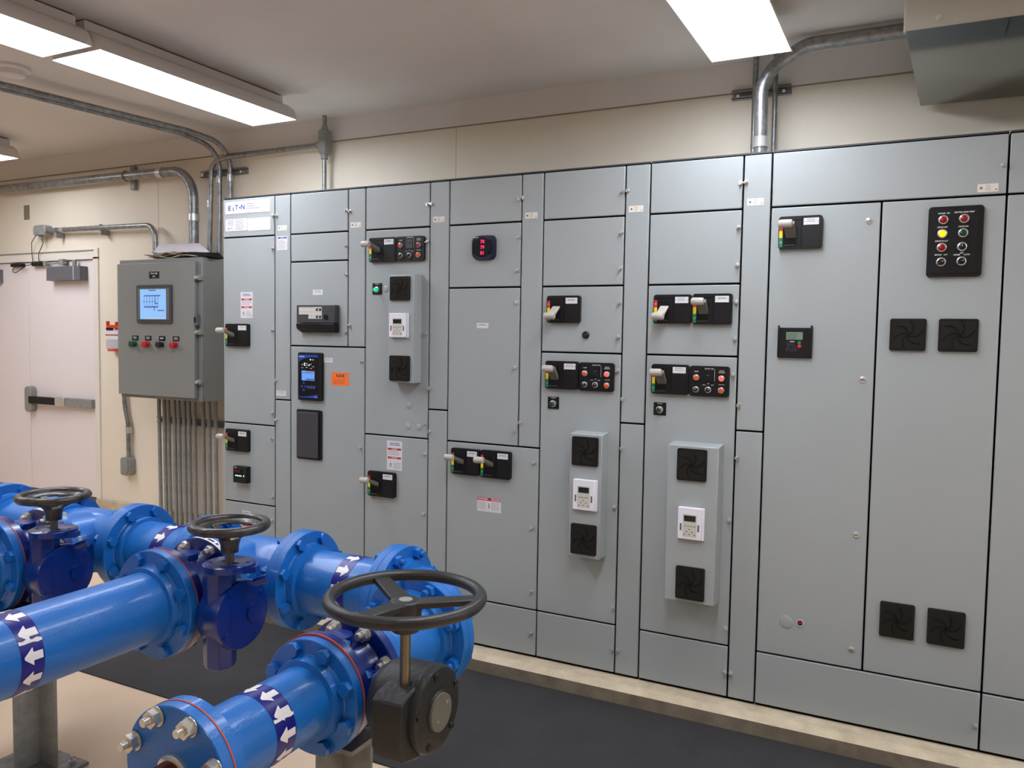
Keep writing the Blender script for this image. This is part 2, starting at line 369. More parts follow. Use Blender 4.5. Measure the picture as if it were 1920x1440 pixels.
def pilot(par, x, z, y, lens, kind='light', r=.52, out=.55, name=None):
    q = MB().lathe((x, y, z), (0,-1,0), [(0,r*1.02),(.12,r*1.04),(.3,r*.92),(.34,r*.74),(.2,r*.7)], 'zinc', 20)
    if kind == 'light': q.lathe((x, y, z), (0,-1,0), [(.1,r*.7),(out,r*.68),(out+.12,r*.5),(out+.16,0)], lens, 18)
    elif kind == 'knob': q.lathe((x, y, z), (0,-1,0), [(.1,r*.76),(.5,r*.72),(.56,r*.5),(.56,0)], lens, 18).box(x-.03, x+.03, y-.6, y-.55, z, z+r*.5, 'text_white')
    else:
        q.lathe((x, y, z), (0,-1,0), [(.1,r*.72),(.35,r*.7),(.36,0)], lens, 18)
        c, s_ = math.cos(.7), math.sin(.7); L = r*1.05; h = r*.24
        pts = [(-L*.9,-h*.4),(-L*.2,-h),(L*.6,-h),(L*.7,0),(L*.6,h),(-L*.2,h),(-L*.9,h*.4)]
        q.prism(pts, lambda p, e: (x+p[0]*c-p[1]*s_, y-(.7 if e else .3), z+p[0]*s_+p[1]*c), lens)
        q.box(x+r*.1, x+r*.5, y-.72, y-.7, z+.05, z+.12, 'text_white')
    return q.build(name or {'light': 'pilot_light', 'knob': 'dial', 'sel': 'selector_switch'}[kind], par)
def pilot_panel(cab, x0, x1, z0, z1, lit, red='lens_red', meter=False):
    y = -.6
    q = MB().rr(x0, x1, z0, z1, y, 0, .45, 'black_plastic'); W_ = x1-x0
    cx = [x0+W_*.17, x0+W_*.48, x0+W_*.81]; zt = z0+3.15; zb = z0+1.15; t = 'text_white'
    q.text('FAULT', cx[0], z0+4.15, y-.01, .24, t); q.text('ELAPSED TIME', cx[1]+.1, z0+4.65, y-.01, .24, t)
    q.text('MOTOR', cx[2], z0+4.35, y-.01, .22, t).text('RUNNING', cx[2], z0+4.08, y-.01, .22, t)
    q.text('HAND', cx[1]-.7, z0+1.95, y-.01, .18, t).text('OFF', cx[1], z0+2.15, y-.01, .18, t).text('AUTO', cx[1]+.65, z0+1.95, y-.01, .18, t)
    q.text('LOW FLOW', cx[2], z0+2.1, y-.01, .18, t).box(cx[1]+.98, cx[1]+1.02, y-.01, y, z0+2.6, z0+4.6, 'text_white')
    o = q.build('pilot_device_panel', cab, bevel=.06)
    tm = MB().box(cx[1]-.75, cx[1]+.8, y-.12, y, z0+2.55, z0+4.3, 'gray_plastic' if meter else 'black_plastic').box(cx[1]-.45, cx[1]+.5, y-.135, y-.12, z0+3.4, z0+3.7, 'black_deep')
    tm.text('00842.1', cx[1], z0+3.55, y-.14, .22, 'gray_mid').build('hour_meter', o)
    pilot(o, cx[0], zt, y, 'lens_amber'); pilot(o, cx[2], zt-.05, y, 'lens_red_lit' if lit else red)
    pilot(o, cx[0], zb, y, 'knob_black', 'knob'); pilot(o, cx[1], zb, y, 'knob_black', 'sel'); pilot(o, cx[2], zb, y, 'lens_amber')
    return o
def fan_grille(cab, x0, x1, z0, z1, y):
    q = MB().rr(x0, x1, z0, z1, y-.4, y, .3, 'black_plastic'); cx, cz = (x0+x1)/2, (z0+z1)/2; hw = (x1-x0)/2
    q.rr(x0+.35, x1-.35, z0+.35, z1-.35, y-.43, y-.4, .2, 'fan_mesh')
    o = q.build('fan_grille', cab, bevel=.08)
    g = MB()
    for k in range(6):
        a = k*PI/3+.3; P = []
        for i in range(8):
            r = hw*(.08+.84*i/7); t = a+1.15*(i/7)**.9; P.append((cx+r*math.cos(t)*.95, y-.45, cz+r*math.sin(t)*.95))
        g.tube(P, .075, 'fan_line', 5)
    g.cyl((cx, y-.43, cz), (cx, y-.5, cz), .3, 'fan_line', 12)
    g.build('spiral_guard', o); return o
def keypad_white(cab, x0, x1, z0, z1, y):
    W_ = x1-x0; H = z1-z0
    q = MB().box(x0, x1, y-.35, y, z0, z1, 'keypad_white').box(x0, x1-.35, y-.75, y-.35, z0+.1, z1, 'keypad_white')
    o = q.build('drive_keypad', cab, bevel=.1)
    yf = y-.75; f = MB().box(x0+W_*.2, x1-W_*.27, yf-.03, yf, z0+H*.1, z1-H*.2, 'keypad_cream')
    cx = x0+W_*.46; cz = z0+H*.26
    for dx, dz in ((0,.42),(0,-.42),(-.45,0),(.45,0)): f.cyl((cx+dx, yf-.03, cz+dz), (cx+dx, yf-.06, cz+dz), .1, 'ink_dark', 8)
    f.cyl((x0+W_*.27, yf-.03, z0+H*.17), (x0+W_*.27, yf-.06, z0+H*.17), .11, 'btn_red', 8).cyl((x1-W_*.34, yf-.03, z0+H*.17), (x1-W_*.34, yf-.06, z0+H*.17), .11, 'btn_green', 8)
    f.lines(x0+W_*.24, x1-W_*.3, z0+H*.4, z0+H*.46, 1, yf-.03, 'ink', .5, .1)
    f.build('key_membrane', o)
    MB().box(x0+W_*.24, x1-W_*.31, yf-.05, yf, z1-H*.42, z1-H*.24, 'lcd').build('display', o)
    for x in (x0+W_*.12, x1-W_*.2): MB().rr(x-.15, x+.15, z0+H*.28, z0+H*.5, yf-.02, yf, .12, 'gray_mid').build('grip_recess', o)
    return o
def hood(cab, x0, x1, z0, z1, d):
    return MB().hexa([(x0, -d, z0), (x1, -d, z0), (x1, 0, z0), (x0, 0, z0), (x0, -d, z1-.25), (x1, -d, z1-.25), (x1, 0, z1), (x0, 0, z1)], 'cab').build('drive_hood', cab, bevel=.12)
def push_light(cab, x0, x1, z0, z1, lens):
    q = MB().box(x0, x1, -.12, 0, z0, z1, 'black_plastic').text('CONTROL', (x0+x1)/2, z1-.2, -.13, .2, 'text_white')
    o = q.build('legend_plate', cab); pilot(o, (x0+x1)/2, (z0+z1)/2-.15, -.12, lens, r=.62, out=.8); return o
def plug(cab, x, z, r, m='cab'): return MB().lathe((x, 0, z), (0,-1,0), [(0,r),(.07,r),(.12,r*.85),(.12,0)], m, 20).build('hole_plug', cab)

SEC = [0, 20, 40, 60, 80, 100, 120, 152.3, 184.3]
cab_labels = ['leftmost steel switchgear cabinet carrying the white maker nameplate, beside the grey control panel',
 'steel switchgear cabinet with orange sticker and blue-black transfer switch display',
 'steel switchgear cabinet with a green indicator and one tall fan hood, behind the left valves',
 'steel switchgear cabinet with round-cornered red digit power meter near the top',
 'steel switchgear cabinet with single breaker over black knob and a narrow fan hood',
 'steel switchgear cabinet with two breakers side by side above a wide fan hood',
 'widest steel switchgear cabinet with the large eight-device pilot panel and four fan grilles',
 'steel switchgear cabinet cut off by the right edge of the photo']
CAB = []
for i in range(8):
    x0, x1 = SEC[i], SEC[i+1]
    c = thing('switchgear_cabinet', cab_labels[i], 'cabinet', (x0, 0, 0), 'switchgear cabinets in the row'); CAB.append(c)
    g = .2
    MB().box(x0+g, x1-g, .55, 20, -.4, 90, 'cab').build('housing', c)
    MB().box(x0+g*.5, x1-g*.5, .42, .8, -.38, 90.05, 'gap_shade').build('gap_shade_frame', c)  # near-black sheet behind the doors paints the shade into their gaps
    MB().box(x0+g*.5, x1-g*.5, .2, 20, 90.0, 90.22, 'cab').box(x0+g*.5, x1-g*.5, .12, .4, 89.95, 90.2, 'gray_plastic').build('top_lip', c)
A_, B_, C_, D_, E_, F_, G_ = 81.35, 69.3, 57.35, 39.45, 75.4, 21.4, 8.8
T = 90
# 1
c = CAB[0]; sx = 15.5
door(c, 0, sx, A_, T, [(15.1, 85.6)], name='wireway_door'); door(c, 0, sx, D_, A_, [(15.0, 78.4), (15.0, 60.5), (14.9, 42.3)]); door(c, 0, sx, F_, D_, [(14.8, 36.5), (14.8, 23.5)]); door(c, 0, sx, 8.8, F_, [(14.8, 18.3)]); door(c, 0, sx, 0, 8.8, [(14.8, 4.2)])
vw = door(c, sx, 20, 45.4, T, [(16.1, 85.5), (15.95, 49.5)], name='wireway_door'); door(c, sx, 20, 0, 45.4, [(15.95, 40.8)], name='wireway_door')
q = MB().rr(.9, 14.3, 86.5, 89.2, -.08, 0, .1, 'label_white')
q.text('E', 2.2, 87.75, -.09, 1.5, 'logo_blue', sx=1.25).text('A', 3.3, 87.7, -.09, 1.1, 'ink', sx=.7).text('T', 4.35, 87.85, -.09, 1.5, 'logo_blue').text('N', 6.2, 87.85, -.09, 1.5, 'logo_blue', sx=1.1)
q.box(3.2, 3.6, -.095, -.08, 87.2, 87.4, 'logo_black').cyl((5.3, -.08, 87.8), (5.3, -.095, 87.8), .2, 'logo_black', 10)
q.lines(7.4, 9.2, 88.3, 88.7, 1, -.08, 'label_red', .5, .1).lines(7.4, 9.8, 87.8, 88.2, 1, -.08, 'ink', .5, .1).lines(7.4, 11.4, 87.35, 87.7, 1, -.08, 'ink', .5, .1).lines(7.4, 8.6, 86.7, 86.95, 1, -.08, 'ink', .5, .1)
q.build('maker_nameplate', c)
q = MB().rr(.9, 7.45, 82.7, 85.4, -.06, 0, .25, 'label_white').lines(1.5, 3.4, 83.9, 85.2, 4, -.06, 'ink', .4, .1).lines(4.0, 6.8, 82.9, 85.2, 8, -.06, 'ink', .35, .3).lines(1.5, 2.3, 83.0, 83.6, 2, -.06, 'ink', .6, 0).lines(2.6, 3.0, 83.0, 83.6, 2, -.06, 'ink', .6, 0); q.build('rating_plate', c)
MB().rr(7.65, 14.3, 82.55, 85.3, -.06, 0, .25, 'label_white').cyl((8.1, -.06, 84), (8.1, -.075, 84), .08, 'ink', 8).cyl((13.9, -.06, 84), (13.9, -.075, 84), .08, 'ink', 8).build('rating_plate', c)
sticker(c, 16.4, 19.0, 82.2, 83.3)
MB().box(16.2, 19.1, -.03, 0, 78.0, 81.0, 'label_white').box(16.4, 18.9, -.04, -.03, 80.45, 80.8, 'ink_blue').text('NOTICE', 17.65, 80.62, -.045, .28, 'label_white').lines(16.4, 18.9, 78.2, 80.2, 8, -.03, 'ink', .35, .3).build('notice_label', c)
warn_v(c, 5.4, 9.0, 63.2, 69.0)
disconnect(c, 1.35, 8.3, 56.8, 61.9, 'mid'); disconnect(c, 1.25, 8.25, 33.0, 38.0, 'mid', 1)
q = MB().box(4.3, 8.2, -1.4, 0, 26.0, 29.7, 'black_plastic').box(4.6, 7.2, -1.43, -1.4, 27.6, 29.0, 'black_deep'); q.lines(4.6, 6.6, 28.3, 28.9, 2, -1.43, 'label_red', .3, .2)
for k in range(4): q.box(5.0+.5*k, 5.3+.5*k, -1.46, -1.4, 27.5, 27.75, 'led_green')
q.text('EATON', 5.0, 29.4, -1.41, .25, 'text_white').box(7.4, 7.6, -1.46, -1.4, 27.5, 27.8, 'led_green').build('surge_meter', c, bevel=.08)
small_plate(c, 15.95, 18.75, 46.2, 47.3); small_plate(c, 5.7, 8.2, 18.2, 19.4)
MB().box(5.3, 8.8, -.03, 0, 12.2, 16.8, 'label_white').box(5.5, 8.6, -.04, -.03, 15.9, 16.4, 'label_red').lines(5.5, 8.6, 12.5, 15.7, 8, -.03, 'ink', .35, .3).build('warning_label', c)
small_plate(c, 7.6, 9.6, 8.9, 9.9)
# 2
c = CAB[1]; x = 20; sx = 35.55
door(c, x, sx, A_, T, [(35.2, 85.4)], name='wireway_door'); door(c, x, sx, E_, A_, [(35.2, 78.2)]); door(c, x, sx, C_, E_, [(35.1, 72.3), (35.0, 60.3)]); door(c, sx, 40, C_, T, [(36.05, 85.3), (36.05, 61.8)], name='wireway_door'); door(c, x, 40, G_, C_, [(39.2, 54.3), (39.0, 36.4)]); door(c, x, 40, 0, G_)
small_plate(c, 26.2, 28.9, 68.2, 69.3); small_plate(c, 29.0, 31.6, 53.9, 54.9); sticker(c, 36.2, 38.8, 81.9, 83.0)
q = MB().box(23.0, 33.3, -1.5, 0, 62.2, 66.0, 'gray_plastic').hexa([(23.0, -1.5, 60.9), (33.3, -1.5, 60.9), (33.3, 0, 60.6), (23.0, 0, 60.6), (23.0, -1.75, 62.1), (33.3, -1.75, 62.1), (33.3, 0, 62.1), (23.0, 0, 62.1)], 'black_plastic').hexa([(23.9, -1.0, 60.2), (33.3, -1.0, 60.2), (33.3, 0, 60.2), (23.9, 0, 60.2), (23.0, -1.5, 60.9), (33.3, -1.5, 60.9), (33.3, 0, 60.9), (23.0, 0, 60.9)], 'black_plastic')
mon = q.build('breaker_monitor', c, bevel=.12)
q = MB().box(23.7, 29.9, -1.54, -1.5, 64.0, 65.55, 'keypad_cream').box(26.3, 29.9, -1.54, -1.5, 63.1, 64.0, 'keypad_cream')
for r_ in range(3):
    for k in range(7):
        if r_ == 2 and k < 4: continue
        q.cyl((24.0+.62*k, -1.54, 65.35-.8*r_), (24.0+.62*k, -1.56, 65.35-.8*r_), .08, 'ink_dark', 6)
for dx in (28.35, 29.2):
    for dz in (65.0, 63.5): q.box(dx, dx+.55, -1.58, -1.54, dz-.28, dz+.28, 'ink_dark')
q.build('button_membrane', mon); MB().cyl((31.0, -1.5, 63.4), (31.0, -1.6, 63.4), .58, 'black_deep', 20).build('key_switch', mon)
q = MB().rr(22.7, 29.2, 45.6, 55.9, -.7, 0, .4, 'black_plastic').rr(23.0, 28.2, 46.0, 55.5, -.74, -.7, .2, 'black_deep')
ats = q.build('transfer_switch_controller', c, bevel=.1)
MB().prism([(23.0, 53.9), (24.3, 54.6), (26, 54.9), (28.2, 54.9), (28.2, 55.4), (23.0, 55.4)], lambda p, e: (p[0], -.76 if e else -.74, p[1]), 'logo_blue').text('EATON', 23.8, 55.0, -.77, .42, 'text_white').build('top_badge', ats)
MB().prism([(23.0, 46.4), (25.5, 46.5), (28.2, 47.0), (28.2, 46.2), (23, 46.2)], lambda p, e: (p[0], -.76 if e else -.74, p[1]), 'logo_blue').text('EATON', 27.7, 46.4, -.77, .25, 'text_white').build('bottom_badge', ats)
q = MB()
for xx, zz in ((26.2, 54.4), (24.6, 53.55), (24.6, 53.2), (25.8, 53.2)): MB().cyl((xx, -.74, zz), (xx, -.79, zz), .13, 'led_white', 8).build('status_light', ats)
for xx, zz in ((26.6, 54.35), (24.9, 53.55), (24.9, 53.15), (24.9, 52.7), (26.0, 53.4), (26.7, 52.9), (26.1, 52.5), (23.7, 53.3), (23.7, 52.6)): q.box(xx, xx+.5, -.76, -.74, zz-.05, zz+.06, 'text_white')
q.build('mimic_legend', ats); q = MB()
for dx, dz in ((0, .75), (0, -.75), (-.5, 0), (.5, 0)): q.cyl((24.35+dx, -.74, 48.6+dz), (24.35+dx, -.78, 48.6+dz), .27, 'logo_blue', 12)
for k in range(3): q.box(25.4+.75*k, 25.95+.75*k, -.78, -.74, 48.2, 48.8, 'ink_blue')
q.build('navigation_keys', ats)
MB().box(23.8, 27.3, -.77, -.74, 49.9, 52.0, 'screen_blue2').box(24.9, 27.3, -.78, -.77, 51.85, 52.0, 'label_red').box(24.1, 27.0, -.78, -.77, 51.5, 51.65, 'screen_ink').box(25.0, 27.2, -.78, -.77, 50.0, 50.3, 'screen_ink').build('display', ats)
MB().box(31.3, 35.9, -.03, 0, 49.1, 51.9, 'orange').text('ASNE', 33.6, 51.15, -.035, .95, 'ink_dark').lines(31.8, 35.4, 49.4, 50.5, 3, -.03, 'label_red', .3, .2).build('orange_sticker', c)
MB().rr(22.0, 28.9, 32.8, 43.6, -.4, 0, .35, 'black_plastic').rr(22.4, 28.2, 33.2, 43.1, -.75, -.4, .3, 'gray_plastic').build('blank_cover', c, bevel=.12)
# 3
c = CAB[2]; x = 40; sx = 55.55
door(c, x, sx, A_, T, [(55.1, 85.5)], name='wireway_door'); door(c, x, sx, D_, A_, [(55.1, 78.3), (55.0, 60.3), (54.9, 42.3)]); door(c, x, sx, G_, D_, [(54.9, 36.3), (54.8, 24.3)]); door(c, x, sx, 0, G_, [(54.8, 4.2)])
door(c, sx, 60, 45.4, T, [(55.95, 85.6), (55.98, 49.5)], name='wireway_door'); door(c, sx, 60, 0, 45.4, [(55.95, 40.9)], name='wireway_door')
disconnect(c, 41.4, 48.0, 74.6, 79.5, 'mid', 1); pilot_panel(c, 48.0, 54.6, 74.6, 79.5, False, meter=True)
push_light(c, 41.9, 44.2, 68.1, 70.4, 'lens_green_lit'); plug(c, 45.2, 69.2, .62)
hood(c, 47.8, 53.9, 50.5, 72.0, 2.85); fan_grille(c, 48.4, 53.0, 66.7, 71.4, -2.85); keypad_white(c, 48.5, 52.8, 59.4, 64.2, -2.85); fan_grille(c, 48.4, 53.1, 50.9, 55.9, -2.85)
plug(c, 51.0, 45.8, .62); plug(c, 50.8, 41.6, .66); plug(c, 53.4, 41.6, .66)
warn_v(c, 45.7, 49.4, 32.4, 38.4); disconnect(c, 41.4, 48.1, 26.7, 31.9, 'mid', 1); sticker(c, 56.3, 58.9, 82.0, 83.1)
# 4
c = CAB[3]; x = 60; sx = 75.55
door(c, x, sx, A_, T, [(75.1, 85.3)], name='wireway_door'); door(c, x, sx, B_, A_, [(75.1, 78.3), (75.0, 72.2)]); door(c, x, sx, D_, B_, [(74.9, 66.3), (74.8, 54.2), (74.8, 42.3)]); door(c, sx, 80, D_, T, [(75.95, 85.5), (75.95, 43.9)], name='wireway_door'); door(c, x, 80, G_, D_, [(78.9, 36.6), (78.8, 24.4), (78.9, 12.2)]); door(c, x, 80, 0, G_, [(79.0, 4.2)])
q = MB(); P = []
for k in range(40):
    t = 2*PI*k/40; n_ = 4.5; P.append((67.9+2.5*math.copysign(abs(math.cos(t))**(2/n_), math.cos(t)), 76.7+2.4*math.copysign(abs(math.sin(t))**(2/n_), math.sin(t))))
q.prism(P, lambda p, e: (67.9+(p[0]-67.9)*(.9 if e else 1), -1.0 if e else 0, 76.7+(p[1]-76.7)*(.9 if e else 1)), 'navy_meter', 'navy_meter')
q.prism(P, lambda p, e: (67.9+(p[0]-67.9)*.86, -1.06 if e else -1.0, 76.7+(p[1]-76.7)*.62), 'black_deep'); q.text('EATON', 66.5, 78.55, -1.01, .3, 'text_white')
pm = q.build('power_meter', c, bevel=.06)
MB().lathe((67.8, -1.05, 76.7), (0,-1,0), [(0,1.85),(.12,1.75),(.12,0)], 'black_deep', 28).text('78', 68.0, 77.7, -1.18, .88, 'led_pink').text('79', 68.0, 76.65, -1.18, .88, 'led_pink').text('81', 68.0, 75.6, -1.18, .88, 'led_pink').build('digit_display', pm)
small_plate(c, 66.4, 68.9, 61.5, 62.5, rows=1)
disconnect(c, 61.4, 67.7, 33.1, 38.2, 'mid', 1); disconnect(c, 67.95, 74.4, 33.0, 38.3, 'mid', 1); warn_h(c, 67.0, 72.2, 26.3, 29.0); sticker(c, 76.3, 78.8, 81.7, 82.8)
# 5, 6
for i, (x, hd) in enumerate(((80, (87.5, 93.5, 21.0, 43.3, 3.25)), (100, (105.3, 113.73, 16.2, 42.7, 3.6)))):
    c = CAB[4+i]; sx = x+15.55
    door(c, x, sx, A_, T, [(x+15.1, 85.4)], name='wireway_door'); door(c, x, sx, B_, A_, [(x+15.05, 78.3), (x+15.0, 72.2)]); door(c, x, sx, C_, B_, [(x+15.0, 66.2), (x+14.95, 60.2)]); door(c, x, sx, G_, C_, [(x+14.9, 54.3), (x+15.0, 30.1), (x+15.1, 11.8)]); door(c, x, sx, 0, G_, [(x+15.15, 4.2)])
    door(c, sx, x+20, 45.2, T, [(x+15.97, 85.5), (x+15.95, 49.3)], name='wireway_door'); door(c, sx, x+20, 0, 45.2, [(x+15.97, 40.6), (x+16.1, 4.2)], name='wireway_door')
    disconnect(c, x+1.3, x+7.8, 62.6, 67.5, 'down', 2 if i else 1)
    if i: disconnect(c, x+8.0, x+14.5, 62.5, 67.6, 'up', 1)
    else: MB().lathe((88.8, 0, 60.5), (0,-1,0), [(0,.68),(.3,.66),(.45,.5),(.45,0)], 'knob_black', 18).box(88.5, 89.1, -.5, -.44, 60.4, 60.6, 'gray_plastic').build('key_lock', c)
    disconnect(c, x+1.25, x+7.7, 50.6, 55.7, 'up' if not i else 'up', 2); pilot_panel(c, x+7.85, x+14.4, 50.5, 55.6, True)
    push_light(c, x+1.6, x+3.8, 46.9, 49.1, 'lens_green')
    hood(c, *hd)
    xa = hd[0]+(.6 if i == 0 else 1.4); d = hd[4]
    if i == 0: fan_grille(c, 88.0, 92.9, 37.5, 42.6, -d); keypad_white(c, 88.5, 92.9, 29.6, 35.1, -d); fan_grille(c, 88.1, 92.9, 21.7, 27.1, -d)
    else: fan_grille(c, 107.0, 111.9, 36.7, 42.0, -d); keypad_white(c, 107.5, 111.8, 26.9, 32.3, -d); fan_grille(c, 107.3, 112.1, 16.8, 22.3, -d)
    sticker(c, x+16.25, x+18.85, 81.75, 82.85)
# 7
c = CAB[6]; sx = 136.15
door(c, 120, 152.3, A_, T, [(151.7, 85.4)], name='wireway_door'); L_ = door(c, 120, sx, G_, A_, name='door'); door(c, sx, 152.3, G_, A_); door(c, 120, 152.3, 0, G_, [(151.8, 3.6)], name='wireway_door')
for z in (78.4, 54.2, 30.0, 11.8): MB().lathe((134.5, 0, z), (0,-1,0), [(0,.52),(.1,.5),(.16,.38),(.16,0)], 'zinc', 16).box(134.2, 134.8, -.19, -.15, z-.05, z+.05, 'ink_dark').build('quarter_turn_lock', L_)
disconnect(c, 121.4, 127.9, 74.5, 79.6, 'up', 2)
q = MB().rr(121.8, 127.0, 57.3, 62.1, -.45, 0, .12, 'black_plastic').box(121.8, 122.05, -.6, 0, 57.5, 62.45, 'black_plastic').box(126.75, 127.0, -.6, 0, 57.5, 62.45, 'black_plastic')
k_ = q.build('drive_keypad', c, bevel=.06)
MB().box(123.1, 125.6, -.49, -.45, 60.2, 61.4, 'lcd_green').lines(123.3, 125.0, 60.35, 61.2, 3, -.49, 'lcd', .3, .3).build('display', k_)
q = MB().cyl((125.1, -.45, 59.75), (125.1, -.52, 59.75), .26, 's_green', 14).cyl((125.15, -.45, 59.2), (125.15, -.52, 59.2), .28, 's_red', 14)
for xx, zz in ((123.4, 59.6), (124.0, 59.55), (123.5, 59.1), (124.4, 59.1), (123.3, 58.6), (124.0, 58.6), (124.6, 58.6)): q.torus((xx, -.46, zz), (0,1,0), .2, .02, 'gray_mid', 14, 5)
q.box(123.7, 124.4, -.47, -.45, 59.85, 59.95, 'text_white'); q.build('keys', k_)
for (a, b, zz, zt) in ((138.0, 142.9, 58.8, 63.6), (144.5, 149.6, 58.8, 63.6), (138.3, 143.1, 14.9, 20.3), (144.8, 149.8, 14.9, 20.3)): fan_grille(c, a, b, zz, zt, 0)
q = MB().rr(142.5, 149.6, 69.7, 79.9, -.5, 0, .5, 'black_plastic').rr(143.0, 149.0, 70.2, 79.4, -.62, -.5, .3, 'black_plastic')
y = -.63
for txt, xx, zz in (('BYPASS  ON', 144.5, 78.9), ('MOTOR HIGH TEMP', 147.1, 78.95), ('DRIVE OFF', 144.4, 76.9), ('DRIVE ON', 147.05, 76.9), ('DRIVE FAULT', 144.35, 74.9), ('BYPASS   OFF', 144.35, 72.9), ('OFF', 147.0, 73.1), ('HAND      AUTO', 147.0, 72.85)): q.text(txt, xx, zz, y, .28, 'text_white')
for k in range(9):
    t = math.radians(-40+k*32.5); q.box(147.0+.66*math.cos(t)-.02, 147.0+.66*math.cos(t)+.02, y-.01, y, 73.98+.66*math.sin(t)-.02, 73.98+.66*math.sin(t)+.06, 'text_white')
pp = q.build('pilot_device_panel', c, bevel=.1)
for xx, zz, m_, kd in ((144.45, 77.95, 'lens_red', 'light'), (147.1, 78.0, 'lens_red', 'light'), (144.4, 75.95, 'lens_yellow_lit', 'light'), (147.05, 75.95, 'lens_green', 'light'), (144.4, 73.95, 'lens_red', 'light'), (147.0, 73.98, 'knob_black', 'knob'), (144.4, 71.85, 'knob_black', 'sel'), (147.0, 71.9, 'knob_black', 'sel')): pilot(pp, xx, zz, y, m_, kd, r=.66, out=.42)
plug(c, 124.6, 14.5, 1.05); MB().lathe((126.75, 0, 14.7), (0,-1,0), [(0,.62),(.15,.6),(.15,.42),(.05,.42),(.05,0)], 'zinc', 18, mats=['zinc', 'zinc', 'zinc', 'black_deep']).box(126.45, 127.05, -.08, -.05, 14.6, 14.85, 'btn_red').build('power_connector', c)
sticker(c, 148.6, 151.2, 81.75, 82.9)
# 8
c = CAB[7]
door(c, 152.3, 184.3, A_, T, name='wireway_door'); door(c, 152.3, 184.3, G_, A_); door(c, 152.3, 184.3, 0, G_, name='wireway_door')

# ------------------------------------------------------------------ wall control panel
cpn = thing('control_panel', 'grey wall control cabinet with a blue touchscreen and four push buttons', 'control panel', (-33.5, 16, 42.3))
MB().box(-48.9, -18.5, 11.0, 21.9, 42.3, 78.6, 'panel_gray').box(-48.9, -18.5, 10.6, 11.0, 42.3, 78.6, 'panel_gray').build('enclosure', cpn, bevel=.15)
dr = MB().box(-48.4, -19.8, 9.4, 10.5, 43.1, 77.5, 'panel_gray').build('door', cpn, bevel=.18)
ts = MB().rr(-40.4, -27.5, 62.0, 71.8, 8.95, 9.4, .5, 'gray_plastic').box(-39.9, -28.2, 8.9, 8.95, 62.9, 70.9, 'gray_mid').build('touchscreen', cpn, bevel=.1)
q = MB().box(-38.9, -29.3, 8.86, 8.9, 63.0, 70.7, 'screen_blue')
q.box(-37.4, -31.3, 8.84, 8.86, 68.9, 69.15, 'screen_ink').box(-37.4, -32.2, 8.84, 8.86, 66.0, 66.3, 'screen_ink').box(-33.3, -32.2, 8.84, 8.86, 66.9, 67.15, 'screen_ink')
for k in range(5): q.box(-37.4+1.02*k, -37.32+1.02*k, 8.84, 8.86, 66.2, 69, 'screen_ink').box(-37.6+1.02*k, -37.1+1.02*k, 8.83, 8.85, 67.4, 67.6, 'screen_ink')
q.box(-33.4, -33.2, 8.84, 8.86, 66.9, 69, 'screen_ink').box(-32.3, -32.2, 8.84, 8.86, 66.1, 68.9, 'screen_ink').box(-33.7, -33.5, 8.84, 8.86, 65.2, 66.1, 'screen_ink').box(-32.4, -30.0, 8.84, 8.86, 65.1, 65.4, 'ink').box(-35.6, -33.0, 8.84, 8.86, 70.3, 70.5, 'ink_dark').box(-37, -29.6, 8.84, 8.86, 63.1, 63.3, 'label_white')
q.build('display', ts)
MB().box(-35.9, -32.3, 9.3, 9.4, 73.5, 75.2, 'black_deep').text('PT-01 OPS', -34.1, 74.7, 9.29, .55, 'text_white').text('RTU', -34.1, 73.95, 9.29, .5, 'text_white').build('nameplate', cpn)
for k, (x_, m_, t_) in enumerate(((-41.6, 'btn_green', 2), (-36.7, 'btn_red', 2), (-31.5, 'btn_black', 1), (-26.4, 'btn_red', 2))):
    o = MB().lathe((x_, 9.4, 56.5), (0,-1,0), [(0,.75),(.25,.75),(.3,.6),(1.1,.9),(1.45,.88),(1.55,.7),(1.55,0)], m_, 20).build('push_button', cpn)
    MB().box(x_-1.05, x_+1.25, 9.3, 9.4, 57.5, 58.7, 'black_deep').lines(x_-.6, x_+.8, 57.8, 58.5, t_, 9.3, 'text_white', .5, .1).build('legend_plate', o)
for z in (73.4, 59.8, 47.3): MB().box(-20.1, -18.2, 9.8, 10.9, z-.6, z+.6, 'galv_dull').cyl((-19.1, 10.2, z), (-19.1, 9.0, z), .38, 'zinc', 12).build('door_clamp', cpn, bevel=.1)
MB().box(-20.0, -19.0, 9.3, 10.8, 61.5, 64.2, 'gray_mid').box(-19.8, -19.2, 9.2, 9.4, 62.2, 63.6, 'black_deep').build('hasp', cpn, bevel=.06)
# papers and folder on the panel
q = MB()
for k, (ax_, bx_, zz, dd) in enumerate(((-38.0, -21.5, 78.75, 0), (-40.5, -25, 79.15, .6), (-36.5, -27, 79.6, -.3))):
    n_ = 8; up = [(ax_+(bx_-ax_)*i/n_, zz+.38+.28*math.sin(i*1.3+k)+.25*abs(i-4)/4) for i in range(n_+1)]; lo = [(x_, z_-.3) for x_, z_ in up[::-1]]
    q.prism(up+lo, lambda p, e: (p[0], (10.8+dd) if e else 17.0, p[1]), 'paper2')
tag(q.build('brochure_stack', None, bevel=.2), 'curled stack of brochures lying on top of the grey control panel', 'papers')
q = MB()
TL, TR, BR, BL = Vector((-41.5, 16.8, 83.1)), Vector((-26.6, 16.8, 82.9)), Vector((-17.6, 12, 79.9)), Vector((-31, 12, 80.5)); dn = Vector((0, .3, .12))
q.hexa([TL, TR, BR, BL, TL+dn, TR+dn, BR+dn, BL+dn], 'paper').hexa([TL-Vector((0,0,.05)), BL, (-38, 11.6, 80.0), (-40.5, 16, 81.0), TL+dn, BL+dn, (-38, 11.8, 80.1), (-40.5, 16.1, 81.1)], 'paper')
